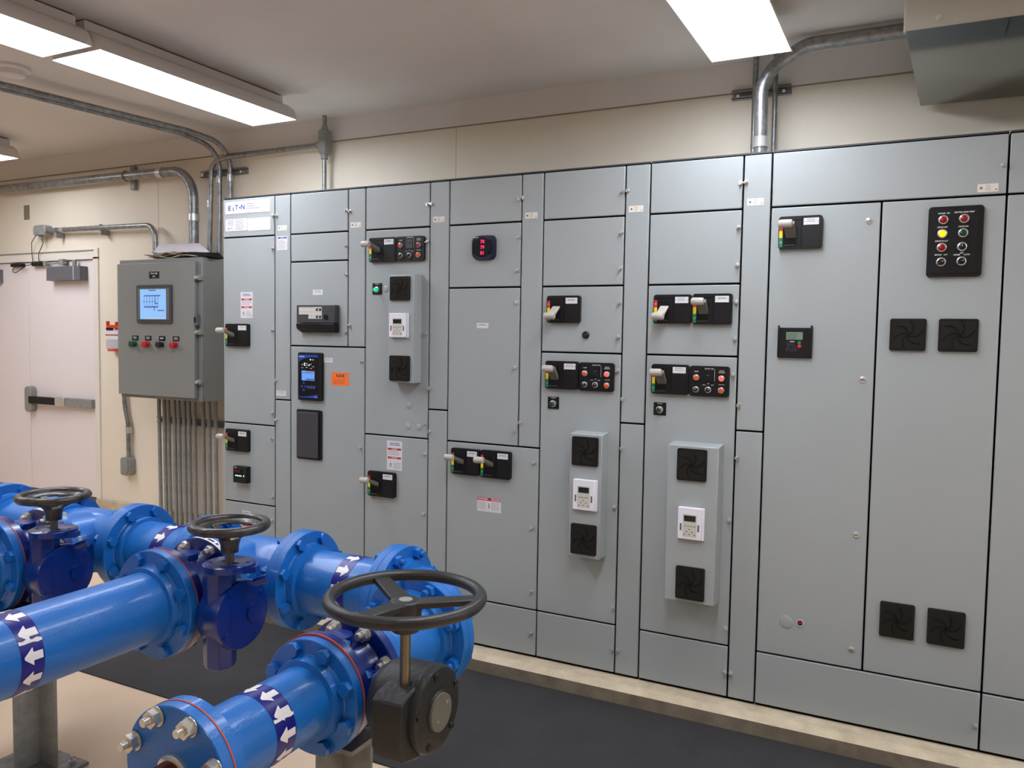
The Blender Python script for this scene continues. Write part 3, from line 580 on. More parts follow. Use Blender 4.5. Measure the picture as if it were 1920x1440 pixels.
q.hexa([(-30.8, 12.05, 79.5), (-17.2, 12.05, 78.8), (-18.6, 18.1, 78.8), (-32, 18.1, 79.3), (-31, 12.05, 80.4), (-17.4, 12.05, 79.7), (-20, 17.6, 80.4), (-33, 17.6, 80.9)], 'black_deep')
tag(q.build('folder', None), 'white sheets on a black folder leaning over the brochures on the control panel', 'folder')

# ------------------------------------------------------------------ lights
def fixture(x, y0, label, L=47.0):
    t = thing('ceiling_light', label, 'light', (x, y0-L/2, CZ), 'ceiling strip lights'); y1 = y0-L
    pr = [(-2.3, 111.7), (-2.3, 110.0), (-3.4, 109.6), (-5.2, 108.4), (-6.3, 106.2), (-6.55, 106.2), (-5.5, 108.6), (-3.6, 109.9)]
    q = MB().box(x-2.3, x+2.3, y1, y0, 109.6, 111.75, 'fixture_white').build('housing', t, bevel=.08)
    MB().box(x-1.9, x+1.9, y1+.4, y0-.4, 111.75, 112, 'black_deep').build('mounting_or_shadow_plate', t)  # black plate stands in for the shadow slit under the ceiling
    for s_ in (-1, 1):
        m = MB(); up = [(2.1, 110.0), (3.6, 109.7), (5.3, 108.6), (6.5, 106.2)]; lo = [(6.3, 106.2), (5.1, 108.3), (3.5, 109.4), (2.1, 109.7)]
        m.prism([(x+s_*a, b) for a, b in up+lo], lambda p, e: (p[0], y0 if e else y1, p[1]), 'fixture_white'); m.build('reflector_wing', t, smooth=60)
    for ye in (y0, y1):
        MB().prism([(x-6.4, 106.3), (x-5.3, 108.6), (x-3.5, 109.8), (x+3.5, 109.8), (x+5.3, 108.6), (x+6.4, 106.3)], lambda p, e: (p[0], ye+(.12 if e else -.02)*(1 if ye == y0 else -1), p[1]), 'fixture_white').build('end_cap', t)
    MB().box(x-6.1, x+6.1, y1+.15, y0-.15, 106.55, 106.75, 'lens_light').build('diffuser_lens', t)
for x in (-84.8, 13.1, 115.6, 216):
    for y0 in (2.7, -45.9, -200):
        if x > 200 and y0 < -50: continue
        vis = {(13.1, 2.7): 'white ceiling strip light whose end points at the conduit fitting, upper left', (13.1, -45.9): 'ceiling strip light cut off by the top left corner', (115.6, 2.7): 'ceiling strip light above the row beside the sheet metal duct',
               (-84.8, 2.7): 'ceiling strip light just entering at the left edge, over the doors'}.get((x, y0), 'unseen ceiling strip light added for its light, %s, %s row' % ({2.7: 'near the back wall', -45.9: 'above the camera side of the pipes', -200: 'far behind the camera'}[y0], {-84.8: 'door-side', 13.1: 'left', 115.6: 'middle', 216: 'right-hand'}[x]))
        fixture(x, y0, vis)  # fixtures out of view are guesses, added to supply light

# ------------------------------------------------------------------ duct hood at right
t = thing('sheet_metal_duct', 'galvanised sheet metal box hanging from the ceiling at upper right', 'duct', (155, 0, CZ))
MB().hexa([(138.8, -17.6, 100.0), (176, -17.6, 100.0), (176, 19.5, 99.7), (140.6, 19.5, 99.9), (138.2, -17.6, 112), (176, -17.6, 112), (176, 19.5, 112), (140.0, 19.5, 112)], 'duct_metal').build('duct_box', t, bevel=.05)
MB().box(138.7, 176.2, -17.85, -17.6, 99.9, 112, 'duct_side').box(138.6, 138.9, -17.8, -17.0, 99.7, 112, 'duct_side').build('front_panel', t, bevel=.03)
for x in (142.6, 153.2, 166): MB().hexn((x, -17.85, 101.0), (0,-1,0), .3, .18, 'zinc').cyl((x, -17.85, 101.0), (x, -17.92, 101.0), .42, 'zinc', 12).build('screw', t)
for yy in (-16, 0, 15): MB().cyl((138.95+(yy+17.6)*.0485, yy, 100.6), (138.55+(yy+17.6)*.0485, yy, 100.6), .25, 'duct_side', 8).build('screw', t)

# ------------------------------------------------------------------ conduits
def conduit(label, P, r, rad, group='steel conduits', coup=(), cat='conduit', m='galv'):
    t = thing('conduit', label, cat, tuple(P[0]), group)
    MB().tube(fillet(P, rad, 10), r, m, 14).build('pipe_run', t, smooth=60)
    for (p_, ax) in coup: 
        p_ = Vector(p_); ax = Vector(ax).normalized()
        MB().lathe(p_-ax*.9, ax, [(0,r),(0,r*1.2),(1.8,r*1.2),(1.8,r)], 'zinc', 14).build('coupling', t)
    return t
conduit('thick conduit rising from cabinet row and bending right behind the duct', [(115.9, 12, 90.3), (115.7, 12, 106.2), (123, 12, 110.2), (176, 12, 110.4)], 1.15, [6.5, 5], coup=[((115.9, 12, 94.5), (0,0,1))])
conduit('thin conduit rising straight to ceiling left of the thick bent one', [(113.2, 20, 90.3), (113.2, 20, 112)], .5, 1)
conduit('thin conduit rising straight to ceiling right of the thick bent one', [(116.9, 19.4, 90.3), (116.9, 19.4, 112)], .45, 1)
conduit('thin conduit from control panel bending right to the inline junction fitting', [(-24.9, 19, 78.6), (-23.9, 19, 104.2), (-18, 19, 104.8), (11.4, 19.3, 105.2)], .6, [4.5, 3], coup=[((-24.6, 19, 93.3), (0,0,1))])
conduit('left of two conduits sweeping from the ceiling down to the control panel', [(-22.0, 19.6, 78.6), (-21.6, 19.6, 107.2), (-22.8, 8, 108.9), (-32, -66, 109.2), (-36, -100, 109.4)], .62, [7, 6, 3], coup=[((-21.9, 19.6, 99.5), (0,0,1))])
conduit('right of two conduits sweeping from the ceiling down behind the cabinet corner', [(-18.6, 20.2, 60), (-18.6, 20.2, 108.0), (-20.2, 8, 109.2), (-30.5, -66, 109.5), (-34.5, -100, 109.7)], .62, [8, 6, 3], coup=[((-18.7, 20.2, 99.8), (0,0,1))])
conduit('thickest left conduit running along wall then bending down into control panel', [(-30.2, 18.7, 78.6), (-30.2, 18.7, 102.6), (-60, 18.9, 102.9), (-199, 19.2, 103.4)], 1.25, [8, 3], coup=[((-30.2, 18.7, 90), (0,0,1)), ((-42.5, 18.8, 102.7), (1,0,0))])
conduit('conduit over the white doors bending down into control panel top', [(-45.0, 19, 78.6), (-45.6, 19, 88.9), (-93.5, 20, 89.6)], .72, [3.5], coup=[((-86, 19.9, 89.5), (1,0,0))])
conduit('short conduit running down the wall from behind the control panel to grey box', [(-61.3, 20.9, 50), (-61.1, 20.9, 39), (-59.7, 20.9, 33.5), (-59.5, 20.9, 23)], .62, [6, 6], coup=[((-59.2, 20.9, 31.5), (0,0,1))])
xs = (-44.4, -42.3, -40.7, -38.4, -36.7, -34.6, -32.8, -30.7, -27.4, -25.2, -22.9)
for k, x in enumerate(xs): conduit('%s of the eleven parallel conduits dropping from the control panel' % ('leftmost', 'second from left', 'third from left', 'fourth from left', 'fifth from left', 'middle one', 'fifth from right', 'fourth from right', 'third from right', 'second from right', 'rightmost')[k], [(x-.4, 19.2, 42.4), (x, 19.4, FZ)], .52, 1, 'parallel conduits below the control panel', m='galv_dull')
t = thing('conduit', 'vertical conduit with an inline fitting above the second cabinet', 'conduit', (13.1, 19.3, 90), 'steel conduits')
MB().cyl((13.1, 19.3, 90.3), (13.1, 19.3, 112), .5, 'galv', 14).build('pipe_run', t)
MB().rr(12.0, 14.3, 102.8, 108.6, 18.2, 20.6, .5, 'galv_dull').cyl((13.1, 19.3, 101.6), (13.1, 19.3, 103), .85, 'galv_dull', 14).cyl((13.1, 19.3, 108.4), (13.1, 19.3, 109.6), .75, 'galv_dull', 14).cyl((10.9, 19.3, 105.2), (12.1, 19.3, 105.2), .85, 'galv_dull', 14).build('inline_fitting', t, bevel=.25)
# strut channels and clamps
def strut(label, x0, x1, z, y=WY-.0, slots=1):
    t = thing('strut_channel', label, 'bracket', ((x0+x1)/2, y, z), 'wall strut channels')
    MB().box(x0, x1, y-.15, y, z-.8, z+.8, 'galv_dull').box(x0, x1, y-1.3, y-.15, z+.68, z+.8, 'galv_dull').box(x0, x1, y-1.3, y-.15, z-.8, z-.68, 'galv_dull').box(x0, x1, y-1.3, y-1.2, z+.45, z+.8, 'galv_dull').box(x0, x1, y-1.3, y-1.2, z-.8, z-.45, 'galv_dull').build('channel', t)
    for x in (x0+1.2, x1-1.2): MB().cyl((x, y, z-.2), (x, y-1.6, z-.4), .28, 'zinc', 10).build('anchor_bolt', t)
strut('strut channel behind the thick and thin conduits left of the duct', 108.8, 119.4, 105.8)
strut('dark strut channel behind the conduits above the control panel', -30.0, -14.0, 101.6)
strut('strut channel holding the eleven conduits below the control panel', -47.6, -20, 35.3)
t = thing('pipe_strap', 'vertical strut strap holding the thick wall conduit above the doors', 'bracket', (-56.6, WY, 102.8)); MB().box(-57.5, -55.8, WY-1.2, WY, 99.5, 106.0, 'galv_dull').build('back_strap', t, bevel=.1); MB().torus((-56.6, 18.9, 102.85), (1,0,0), 1.4, .16, 'galv_dull', 24, 6).build('clamp', t)
for x in (-68.5, -88.5): tag(MB().box(x-.5, x+.5, 19.2, WY, 87.3, 88.8, 'galv_dull').torus((x, 19.7, 89.4), (1,0,0), .8, .14, 'galv_dull', 20, 6).build('pipe_strap'), 'small strap clamp on the conduit above the white doors, %s' % ('near the bend' if x > -80 else 'beside the junction body'), 'bracket', 'small conduit straps')
tag(MB().rr(-98.8, -93.2, 88.2, 91.3, 19.0, 21.6, .9, 'galv_dull').cyl((-97.5, 20.2, 88.6), (-96.2, 20.2, 87.4), .5, 'galv_dull', 12).build('junction_body', None, bevel=.3), 'grey cast junction body at conduit end above the white doors', 'conduit fitting')
for lab, P in (('thin black cable looping from the junction body to the left door contact', [(-99, 20.4, 89.0), (-102, 20.6, 86.5), (-102.5, 21, 82), (-102, 21, 80.5), (-104, 21, 79.6), (-111, 21, 79.6), (-113, 21, 78), (-111, 21, 77.4), (-106, 21, 79.4)]), ('thin black cable hanging from the junction body to the right door contact', [(-96.2, 20.2, 87.3), (-96, 20.4, 86), (-99, 20.8, 83), (-99.4, 21, 81), (-97.6, 21, 79.8), (-95, 21, 79.8)])):
    tag(MB().tube(fillet(P, 1.2, 6), .11, 'black_deep', 6).build('cable'), lab, 'cable')
for x, l in ((-110.5, 'left'), (-100.0, 'right')): tag(MB().box(x-2.6, x+2.6, WY-1.3, WY+.25, 79.3, 80.3, 'black_plastic').build('door_contact', None, bevel=.1), 'small black magnetic contact at the top of the %s door leaf' % l, 'sensor', 'door contacts')
tag(MB().box(-107.4, -104.9, WY-.25, WY, 93.8, 98.2, 'brown_plate').build('cover_plate', None, bevel=.06), 'small brown blank plate on the wall above the doors', 'wall plate')
tag(MB().rr(-62.0, -58.0, 18.4, 23.6, WY-2.1, WY, .9, 'galv_dull').rr(-61.5, -58.5, 19.0, 23.0, WY-2.4, WY-2.1, .7, 'galv_dull').build('wall_box', None, bevel=.15), 'grey weatherproof box low on wall at the end of short conduit', 'electrical box')
t = thing('key_holder', 'clear holder box with red clips half hidden behind the control panel', 'wall holder', (-63, WY, 57)); MB().box(-67.0, -60.2, 19.6, WY, 54.6, 60.2, 'clear_plastic').build('clear_case', t, bevel=.25)
MB().box(-67.0, -60.2, 19.5, 19.6, 57.3, 59.8, 'label_white').box(-67.0, -60.2, 19.45, 19.5, 58.5, 58.8, 'lens_red').build('label', t); MB().box(-66.5, -60.2, 19.4, WY, 60.6, 61.5, 'orange_red').box(-66.6, -66.1, 19.4, 20.2, 61.4, 62.6, 'orange_red').box(-62.8, -62.3, 19.4, 20.2, 61.4, 62.4, 'orange_red').box(-66.5, -64.2, 19.3, 20, 60.1, 60.7, 'black_deep').box(-66.2, -60.5, 19.5, WY, 54.0, 54.5, 'orange_red').build('red_clip', t)
t = thing('smoke_detector', 'round white smoke detector on the ceiling left of strip light', 'smoke detector', (-21.5, -34, CZ)); MB().lathe((-21.5, -34, CZ), (0,0,-1), [(0,3.4),(.5,3.4),(.8,2.9),(.8,0)], 'fixture_white', 32).build('base', t); MB().lathe((-21.5, -34, CZ-.8), (0,0,-1), [(0,2.6),(.9,2.4),(1.3,1.8),(1.3,0)], 'fixture_white', 32).build('sensor_head', t)

# ------------------------------------------------------------------ piping
HZ = 26.0; HY = -49.5
def bolt_mesh(m, L, nut_out=.75, head=True):
    q = MB(); q.cyl((0,0,-.2), (0,0,L+1.35), .36, m, 12)
    if head: q.hexn((0,0,-.62), (0,0,1), .76, .62, m)              # head, outside the first face
    q.hexn((0,0,L), (0,0,1), .76, .76, m)                 # nut, outside the second face
    if m == 'steel': q.lathe((0,0,L), (0,0,1), [(0,.36),(0,.85),(.08,.85),(.08,.36)], m, 14)
    for k in range(5): q.torus((0,0,L+.85+.1*k), (0,0,1), .36, .04, m, 12, 4)
    o = q.build('bolt_mesh'); me = o.data
    for v in me.vertices: v.co.z -= ZO*I
    bpy.data.objects.remove(o); return me
BM = {('blue', 2.25): bolt_mesh('blue', 2.25), ('blue', 2.1): bolt_mesh('blue', 2.1), ('steel', 2.1): bolt_mesh('steel', 2.1), ('steel', 2.0): bolt_mesh('steel', 2.0), ('stud', 2.1): bolt_mesh('steel', 2.1, head=False), ('blue', 2.0): bolt_mesh('blue', 2.0)}
def bolts(par, c, ax, BC, m, L, scale=1.0):
    """bolts whose head sits at c and whose nut points along ax"""
    ax = Vector(ax).normalized(); q = Vector((0,0,1)).rotation_difference(ax); _, u, w = MB().frame(ax)
    for k in range(8):
        a = PI/8+k*PI/4; d = (u*math.cos(a)+w*math.sin(a))*BC/2
        o = inst('bolt', BM[(m, L)], par, Vector(c)+d, q); o.scale = (scale, scale, 1)
def flange(par, c, ax, Rf, rp, m='blue', th=1.1, hub=True, name='flange'):
    """flange with its mating face at c, body going along ax"""
    pr = [(0, 0), (0, Rf), (th-.06, Rf), (th, Rf-.08), (th, rp+.85), (th+.1, rp+.72), (th+1.0, rp+.5), (th+1.1, rp-.02)] if hub else [(0, 0), (0, Rf), (th-.06, Rf), (th, Rf-.08), (th, 0)]
    return MB().lathe(c, ax, pr, m, 56).build(name, par, smooth=30)
def band(par, axis, c, r, a0, a1, dirn, n_arrow=11, phase=0):
    """flow-direction tape: navy band with white arrows; c=(coords of axis), a0..a1 extent along axis"""
    rr_ = r+.03; N_ = 72; q = MB()
    def P(a, t, rad):
        if axis == 'x': return (a, c[0]+rad*math.cos(t), c[1]+rad*math.sin(t))
        return (c[0]+rad*math.cos(t), a, c[1]+rad*math.sin(t))
    ring = [[q.v(P(a, 2*PI*k/N_, rr_)) for k in range(N_)] for a in (a0, a1)]
    ri = [[q.v(P(a, 2*PI*k/N_, r-.02)) for k in range(N_)] for a in (a0, a1)]
    for k in range(N_):
        j = (k+1) % N_; q.face([ring[0][k], ring[0][j], ring[1][j], ring[1][k]], 'band_blue')
        for e in (0, 1): q.face([ring[e][k], ring[e][j], ri[e][j], ri[e][k]], 'band_blue')
    o = q.build('flow_band', par); q = MB(); mid = (a0+a1)/2; hl = abs(a1-a0)*.43; w1 = (2*PI/n_arrow)*.17; w2 = (2*PI/n_arrow)*.36
    for k in range(n_arrow):
        t0 = 2*PI*(k+phase)/n_arrow
        ts = [-w2, -w2*.66, -w1, -w1*.3, w1*.3, w1, w2*.66, w2]
        def hi(t): return hl*(1-abs(t)/w2)
        def quad(p4):
            vs = [q.v(P(mid+dirn*a, t0+t, rr_+.035)) for a, t in p4]; q.face(vs, 'white_vinyl')
        for t_a, t_b in zip(ts, ts[1:]):
            lo = -hl if max(abs(t_a), abs(t_b)) <= w1+1e-6 else -hl*.05
            quad([(lo, t_a), (hi(t_a), t_a), (hi(t_b), t_b), (lo, t_b)])
    q.build('flow_arrows', o)
    # scuffed overlap
    q = MB(); t0 = 2*PI*(.62 if axis == 'x' else .07); w_ = a1-a0; up = [(a0, .12), (a0+.2*w_, .1), (a0+.4*w_, .14), (a0+.6*w_, .09), (a0+.8*w_, .12), (a1, .08)]; dn = [(a, max(.0, t-.09+.03*math.sin(9*k))) for k, (a, t) in enumerate(up)]
    for k in range(5): q.face([q.v(P(a, t0+t, rr_+.05)) for a, t in (up[k], up[k+1], dn[k+1], dn[k])], 'white_vinyl')
    q.build('worn_patch', o)
def spool_x(label, x0, x1, arrows=None, nuts=-1):
    t = thing('pipe_spool', label, 'pipe', (x0, HY, HZ), 'blue flanged pipe spools')
    MB().lathe((x0+1, HY, HZ), (1,0,0), [(0,4.31),(x1-x0-2,4.31)], 'blue', 48).build('barrel', t, smooth=60)
    fa = flange(t, (x0+.03, HY, HZ), (1,0,0), 6.75, 4.31); bolts(fa, (x0+1.13, HY, HZ), (-1,0,0), 11.75, 'blue', 2.25)
    fb = flange(t, (x1-.03, HY, HZ), (-1,0,0), 6.75, 4.31); bolts(fb, (x1-1.13, HY, HZ), (1,0,0), 11.75, 'blue', 2.25)
    if arrows: band(t, 'x', (HY, HZ), 4.31, arrows[0], arrows[1], 1)
def tee(label, xc, branch=True):
    t = thing('pipe_tee', label, 'pipe fitting', (xc, HY, HZ), 'blue flanged tees')
    q = MB().lathe((xc-8, HY, HZ), (1,0,0), [(0,4.4),(1.5,4.45),(3.2,4.75),(5,4.9),(8,4.95),(11,4.9),(12.8,4.75),(14.5,4.45),(16,4.4)], 'blue', 48)
    q.lathe((xc, HY, HZ), (0,-1,0), [(2,4.9),(5,4.85),(6.3,4.6),(8,4.4)], 'blue', 48)
    q.build('body', t, smooth=60)
    for s_ in (-1, 1): flange(t, (xc+9*s_, HY, HZ), (-s_, 0, 0), 6.75, 4.35)
    return t, flange(t, (xc, HY-9, HZ), (0, 1, 0), 6.75, 4.35)
def wheel_small(t, x, y, z):
    q = MB().torus((x, y, z), (0,0,1), 4.27, .58, 'black_gloss', 56, 12)
    q.lathe((x, y, z), (0,0,1), [(.1,3.9),(-.05,3.35),(-.35,2.95),(-.6,2.9),(-.45,3.4),(-.3,4.0),(.1,3.9)], 'black_gloss', 48)
    for k in range(3):
        a = .9+k*2*PI/3; d = Vector((math.cos(a), math.sin(a), 0)); n = Vector((-d.y, d.x, 0)); o_ = Vector((x, y, z))
        lo = [o_+d*.7-n*.55+Vector((0,0,-1.9)), o_+d*3.3-n*.45+Vector((0,0,-.62)), o_+d*3.3+n*.45+Vector((0,0,-.62)), o_+d*.7+n*.55+Vector((0,0,-1.9))]
        q.hexa(lo+[p+Vector((0,0,.4)) for p in lo], 'black_gloss')
    w_ = q.build('handwheel', t, smooth=50, bevel=.08)
    MB().lathe((x, y, z-3.3), (0,0,1), [(0,.5),(0,1.05),(.9,1.1),(1.3,1.25),(1.75,1.3),(1.85,1.0),(1.85,0)], 'black_gloss', 24).build('wheel_hub', w_)
def valve_navy(label, xc, group):
    y0 = HY-9; t = thing('gear_operated_valve', label, 'valve', (xc, y0-3.5, HZ), group)
    MB().lathe((xc, y0-.9, HZ), (0,-1,0), [(0,5.3),(.6,4.9),(4.5,4.9),(5.4,5.3)], 'navy', 48).cyl((xc, y0-3.6, HZ-4), (xc, y0-3.6, HZ-6.6), 1.6, 'navy').cyl((xc, y0-3.6, HZ+4), (xc, y0-3.6, HZ+5.4), 1.8, 'navy').build('body', t, smooth=40)
    fr = flange(t, (xc, y0-.03, HZ), (0,-1,0), 6.75, 4.9, 'navy', hub=False); ff = flange(t, (xc, y0-7.2, HZ), (0,1,0), 6.75, 4.9, 'navy', hub=False)
    bolts(fr, (xc, y0+1.1, HZ), (0,-1,0), 11.75, 'steel', 2.1); 
    g = MB().lathe((xc, y0-7.2, HZ), (0,-1,0), [(0,6.6),(0,6.8),(.13,6.8),(.13,6.6)], 'red_gasket', 56).build('gasket', t)
    # curved label on the rim of the rear flange
    q = MB(); r = 6.82
    for k in range(14):
        a0, a1 = math.radians(100-3.2*k), math.radians(100-3.2*(k+1))
        vs = [q.v((xc+rr_*math.cos(a), yy, HZ+rr_*math.sin(a))) for a, rr_, yy in ((a0, r, y0-.1), (a1, r, y0-.1), (a1, r, y0-1.1), (a0, r, y0-1.1))]; q.face(vs, 'white_vinyl')
        if k in (3, 4, 6, 7, 8, 10): vs = [q.v((xc+(r+.01)*math.cos(a), yy, HZ+(r+.01)*math.sin(a))) for a, yy in ((a0, y0-.4), (a1, y0-.4), (a1, y0-.8), (a0, y0-.8))]; q.face(vs, 'ink_dark')
    q.build('rim_label', t)
    # gear operator: axis along +x
    gy, gz = y0-4.1, 25.3; ox = xc+9.6
    q = MB().cyl((xc+4.2, y0-3.6, HZ-.3), (xc+7.4, gy, gz), 2.3, 'navy', 28).lathe((xc+5.6, gy, gz), (1,0,0), [(0,0),(0,2.8),(1.2,3.6),(2.0,4.15),(4.6,4.2),(4.6,4.0)], 'navy', 44)
    q.lathe((xc+8.7, gy-1.7, 19.0), (0,0,1), [(0,0),(0,1.7),(.5,1.95),(5,2.0),(12.2,1.95),(12.3,0)], 'navy', 8)
    go = q.build('gear_housing', t, bevel=.12, smooth=40)
    cv = MB().lathe((xc+10.2, gy, gz), (1,0,0), [(0,4.25),(.3,4.3),(.62,4.2),(.66,4.0),(.66,0)], 'navy', 44).cyl((xc+10.8, gy+1.7, gz-.1), (xc+11.15, gy+1.7, gz-.1), 1.15, 'navy', 24)
    for k in range(7): cv.box(xc+10.86, xc+10.93, gy-2.2+.12*(k % 2), gy-1.9+.12*(k % 2), gz-2.3+.62*k, gz-1.95+.62*k, 'navy')
    for k in range(4): a = .6+k*PI/2; cv.cyl((xc+10.8, gy+3.6*math.cos(a), gz+3.6*math.sin(a)), (xc+11.0, gy+3.6*math.cos(a), gz+3.6*math.sin(a)), .25, 'navy', 10)
    cv.build('gear_cover', go, smooth=40)
    sx_, sy_ = ox, y0-5.0
    MB().lathe((sx_-.1, sy_, 31.0), (0,0,1), [(0,2.2),(.1,3.05),(.85,3.1),(.9,3.0),(.9,0)], 'navy', 36).prism([(sx_+1.0, sy_+2.4), (sx_+3.0, sy_+1.9), (sx_+3.5, sy_+.7), (sx_+2.4, sy_-.6)], lambda p, e: (p[0], p[1], 31.6 if e else 30.9), 'navy').cyl((sx_+2.2, sy_+1.9, 29.2), (sx_+3.6, sy_+2.6, 29.8), .55, 'navy', 12).cyl((sx_-1.9, sy_-1.2, 31.9), (sx_-1.9, sy_-1.2, 31.93), .22, 'black_deep', 12).cyl((sx_+1.9, sy_+1.0, 31.9), (sx_+1.9, sy_+1.0, 31.93), .22, 'black_deep', 12).cyl((sx_+.6, sy_-1.9, 31.9), (sx_+.6, sy_-1.9, 31.93), .22, 'black_deep', 12).box(sx_-1.3, sx_+1.3, sy_-.25, sy_+.25, 31.9, 31.93, 'black_deep').build('mounting_or_shadow_plate', go, smooth=40)
    MB().cyl((sx_, sy_, 31.5), (sx_, sy_, 35.2), .52, 'brass', 16).build('stem', t)
    wheel_small(t, sx_, sy_, 36.5)
    return t
def branch_pipe(label, xc, y_end, arrows):
    y0 = HY-9-7.35; t = thing('pipe_spool', label, 'pipe', (xc, y0, HZ), 'blue flanged pipe spools')
    MB().lathe((xc, y0-1, HZ), (0,-1,0), [(0,4.31),(y0-1-y_end,4.31)], 'blue', 64).build('barrel', t, smooth=60)
    f = flange(t, (xc, y0, HZ), (0,-1,0), 6.75, 4.31); bolts(f, (xc, y0-1.1, HZ), (0,1,0), 11.75, 'blue', 2.1)
    flange(t, (xc, y_end, HZ), (0,1,0), 6.75, 4.31)
    band(t, 'y', (xc, HZ), 4.31, arrows[0], arrows[1], -1 if arrows[1] > arrows[0] else 1, 11, .25)
spool_x('blue header spool behind the leftmost handwheel', -.4, 15.5)
spool_x('blue header spool with navy arrow tape between left and middle tees', 33.5, 49.3, (41.0, 43.3))
spool_x('blue header spool with navy arrow tape partly behind the big handwheel', 67.3, 83.1, (75.2, 77.5))
tee('blue tee at the far left end of the header', -9.4)
tee('blue tee behind the leftmost navy valve', 24.5); tee('blue tee behind the middle navy valve and its handwheel', 58.3)
valve_navy('navy gear operated valve at the left edge under its black handwheel', 24.5, 'navy valves'); valve_navy('navy gear operated valve in the middle with black handwheel', 58.3, 'navy valves')
branch_pipe('blue pipe entering at the left edge, nearest door side', 24.5, -116, (-84.3, -82)); branch_pipe('large blue pipe with navy arrow tape running to the left edge', 58.3, -118, (-85.9, -83.5))
# elbow
t = thing('pipe_elbow', 'blue elbow turning the header toward the big handwheel valve', 'pipe fitting', (92.1, HY, HZ))
P = [(84.0, HY, HZ)]+[(83.1+9*math.sin(a), HY-9+9*math.cos(a), HZ) for a in [PI/2*k/14 for k in range(1, 14)]]+[(92.1, HY-8.2, HZ)]
MB().tube(P, 4.55, 'blue', 40).build('body', t, smooth=60)
flange(t, (83.13, HY, HZ), (1,0,0), 6.75, 4.35); flange(t, (92.1, HY-9, HZ), (0,1,0), 6.75, 4.35)
# reducer
BX, BZ = 91.8, 25.65
t = thing('pipe_reducer', 'short blue tapered reducer behind the big handwheel', 'pipe fitting', (92.1, HY-9, HZ))
q = MB(); rings = []
for (yy, xx, zz, r) in ((HY-9.8, 92.1, HZ, 4.4), (HY-12.5, 92.05, HZ, 4.4), (HY-17.0, 91.9, 25.75, 3.6), (HY-19.2, BX, BZ, 3.5)):
    rings.append([q.v((xx+r*math.cos(2*PI*k/40), yy, zz+r*math.sin(2*PI*k/40))) for k in range(40)])
for a, b in zip(rings, rings[1:]):
    for k in range(40): q.face([a[k], a[(k+1) % 40], b[(k+1) % 40], b[k]], 'blue')
q.build('cone', t, smooth=60)
f = flange(t, (92.1, HY-9.05, HZ), (0,-1,0), 6.75, 4.35); bolts(f, (92.1, HY-7.9, HZ), (0,-1,0), 11.75, 'blue', 2.25)
flange(t, (BX, HY-20.0, BZ), (0,1,0), 5.6, 3.5, th=1.0)
# big-wheel valve (navy body, black operator)
yv = HY-20.0
t = thing('gear_operated_valve', 'navy valve with black gearbox and the largest black handwheel', 'valve', (BX, yv-3, BZ))
MB().lathe((BX, yv-.8, BZ), (0,-1,0), [(0,4.3),(.5,3.9),(3.9,3.9),(4.4,4.3)], 'navy', 44).cyl((BX, yv-2.9, BZ+3), (BX, yv-2.9, BZ+4.6), 1.4, 'navy').cyl((BX, yv-2.9, BZ-3), (BX, yv-2.9, BZ-4.8), 1.4, 'navy').cyl((BX+3, yv-2.9, BZ), (99, yv-3.2, BZ), 1.7, 'navy', 24).cyl((97.2, yv-3.2, BZ), (98.2, yv-3.2, BZ), 2.4, 'navy', 24).build('body', t, smooth=40)
f = flange(t, (BX, yv-.03, BZ), (0,-1,0), 5.6, 3.9, 'navy', 1.0, hub=False); bolts(f, (BX, yv+1.0, BZ), (0,-1,0), 9.5, 'steel', 2.0, .95)
flange(t, (BX, yv-5.9, BZ), (0,1,0), 5.55, 3.9, 'navy', 1.0, hub=False)
MB().lathe((BX, yv-5.9, BZ), (0,-1,0), [(0,5.4),(0,5.62),(.13,5.62),(.13,5.4)], 'red_gasket', 56).build('gasket', t)
gy, gz = -73.5, 25.8
q = MB().lathe((98.2, gy, gz), (1,0,0), [(0,0),(0,3.0),(.8,3.7),(1.6,3.95),(5.0,3.95),(5.0,0)], 'black_cast', 44)
q.prism([(-78.5, 23.8), (-78.5, 28.0), (-77.6, 28.5), (-73.5, 29.3), (-72.5, 25), (-74.5, 22.4), (-75.6, 22.0), (-78.0, 22.7)], lambda p, e: (103.5 if e else 100.3, p[0], p[1]), 'black_cast')
gb = q.build('gear_housing', t, bevel=.22, smooth=40)
q = MB().lathe((103.2, gy, gz), (1,0,0), [(0,3.95),(.25,4.0),(.9,3.8),(1.0,3.4),(1.0,0)], 'black_cast', 44)
for k in range(5): a = .45+k*2*PI/5; q.hexn((104.0, gy+3.3*math.cos(a), gz+3.3*math.sin(a)), (1,0,0), .36, .35, 'black_cast')
q.build('gear_cover', gb, smooth=40, bevel=.04)
MB().lathe((104.2, gy, gz-.1), (1,0,0), [(0,1.9),(.12,1.85),(.12,1.74),(.35,1.72),(.38,0)], 'zinc', 36, mats=['black_cast', 'black_cast', 'lever_dark', 'lever_dark']).cyl((104.55, gy+.9, gz+.55), (104.62, gy+.9, gz+.55), .16, 'zinc', 10).cyl((104.55, gy-.7, gz-.75), (104.62, gy-.7, gz-.75), .16, 'zinc', 10).build('indicator_plate', gb)
sx_, sy_ = 102.2, -76.0
MB().cyl((sx_, sy_, 28.5), (sx_, sy_, 35.4), .48, 'brass', 18).build('stem', t)
q = MB().torus((sx_, sy_, 36.7), (0,0,1), 6.68, .56, 'black_rubber', 72, 14)
q.lathe((sx_, sy_, 33.7), (0,0,1), [(0,0),(0,1.25),(.3,1.35),(1.9,1.45),(2.3,1.5),(2.75,1.4),(2.8,1.2),(2.8,0)], 'black_rubber', 32)
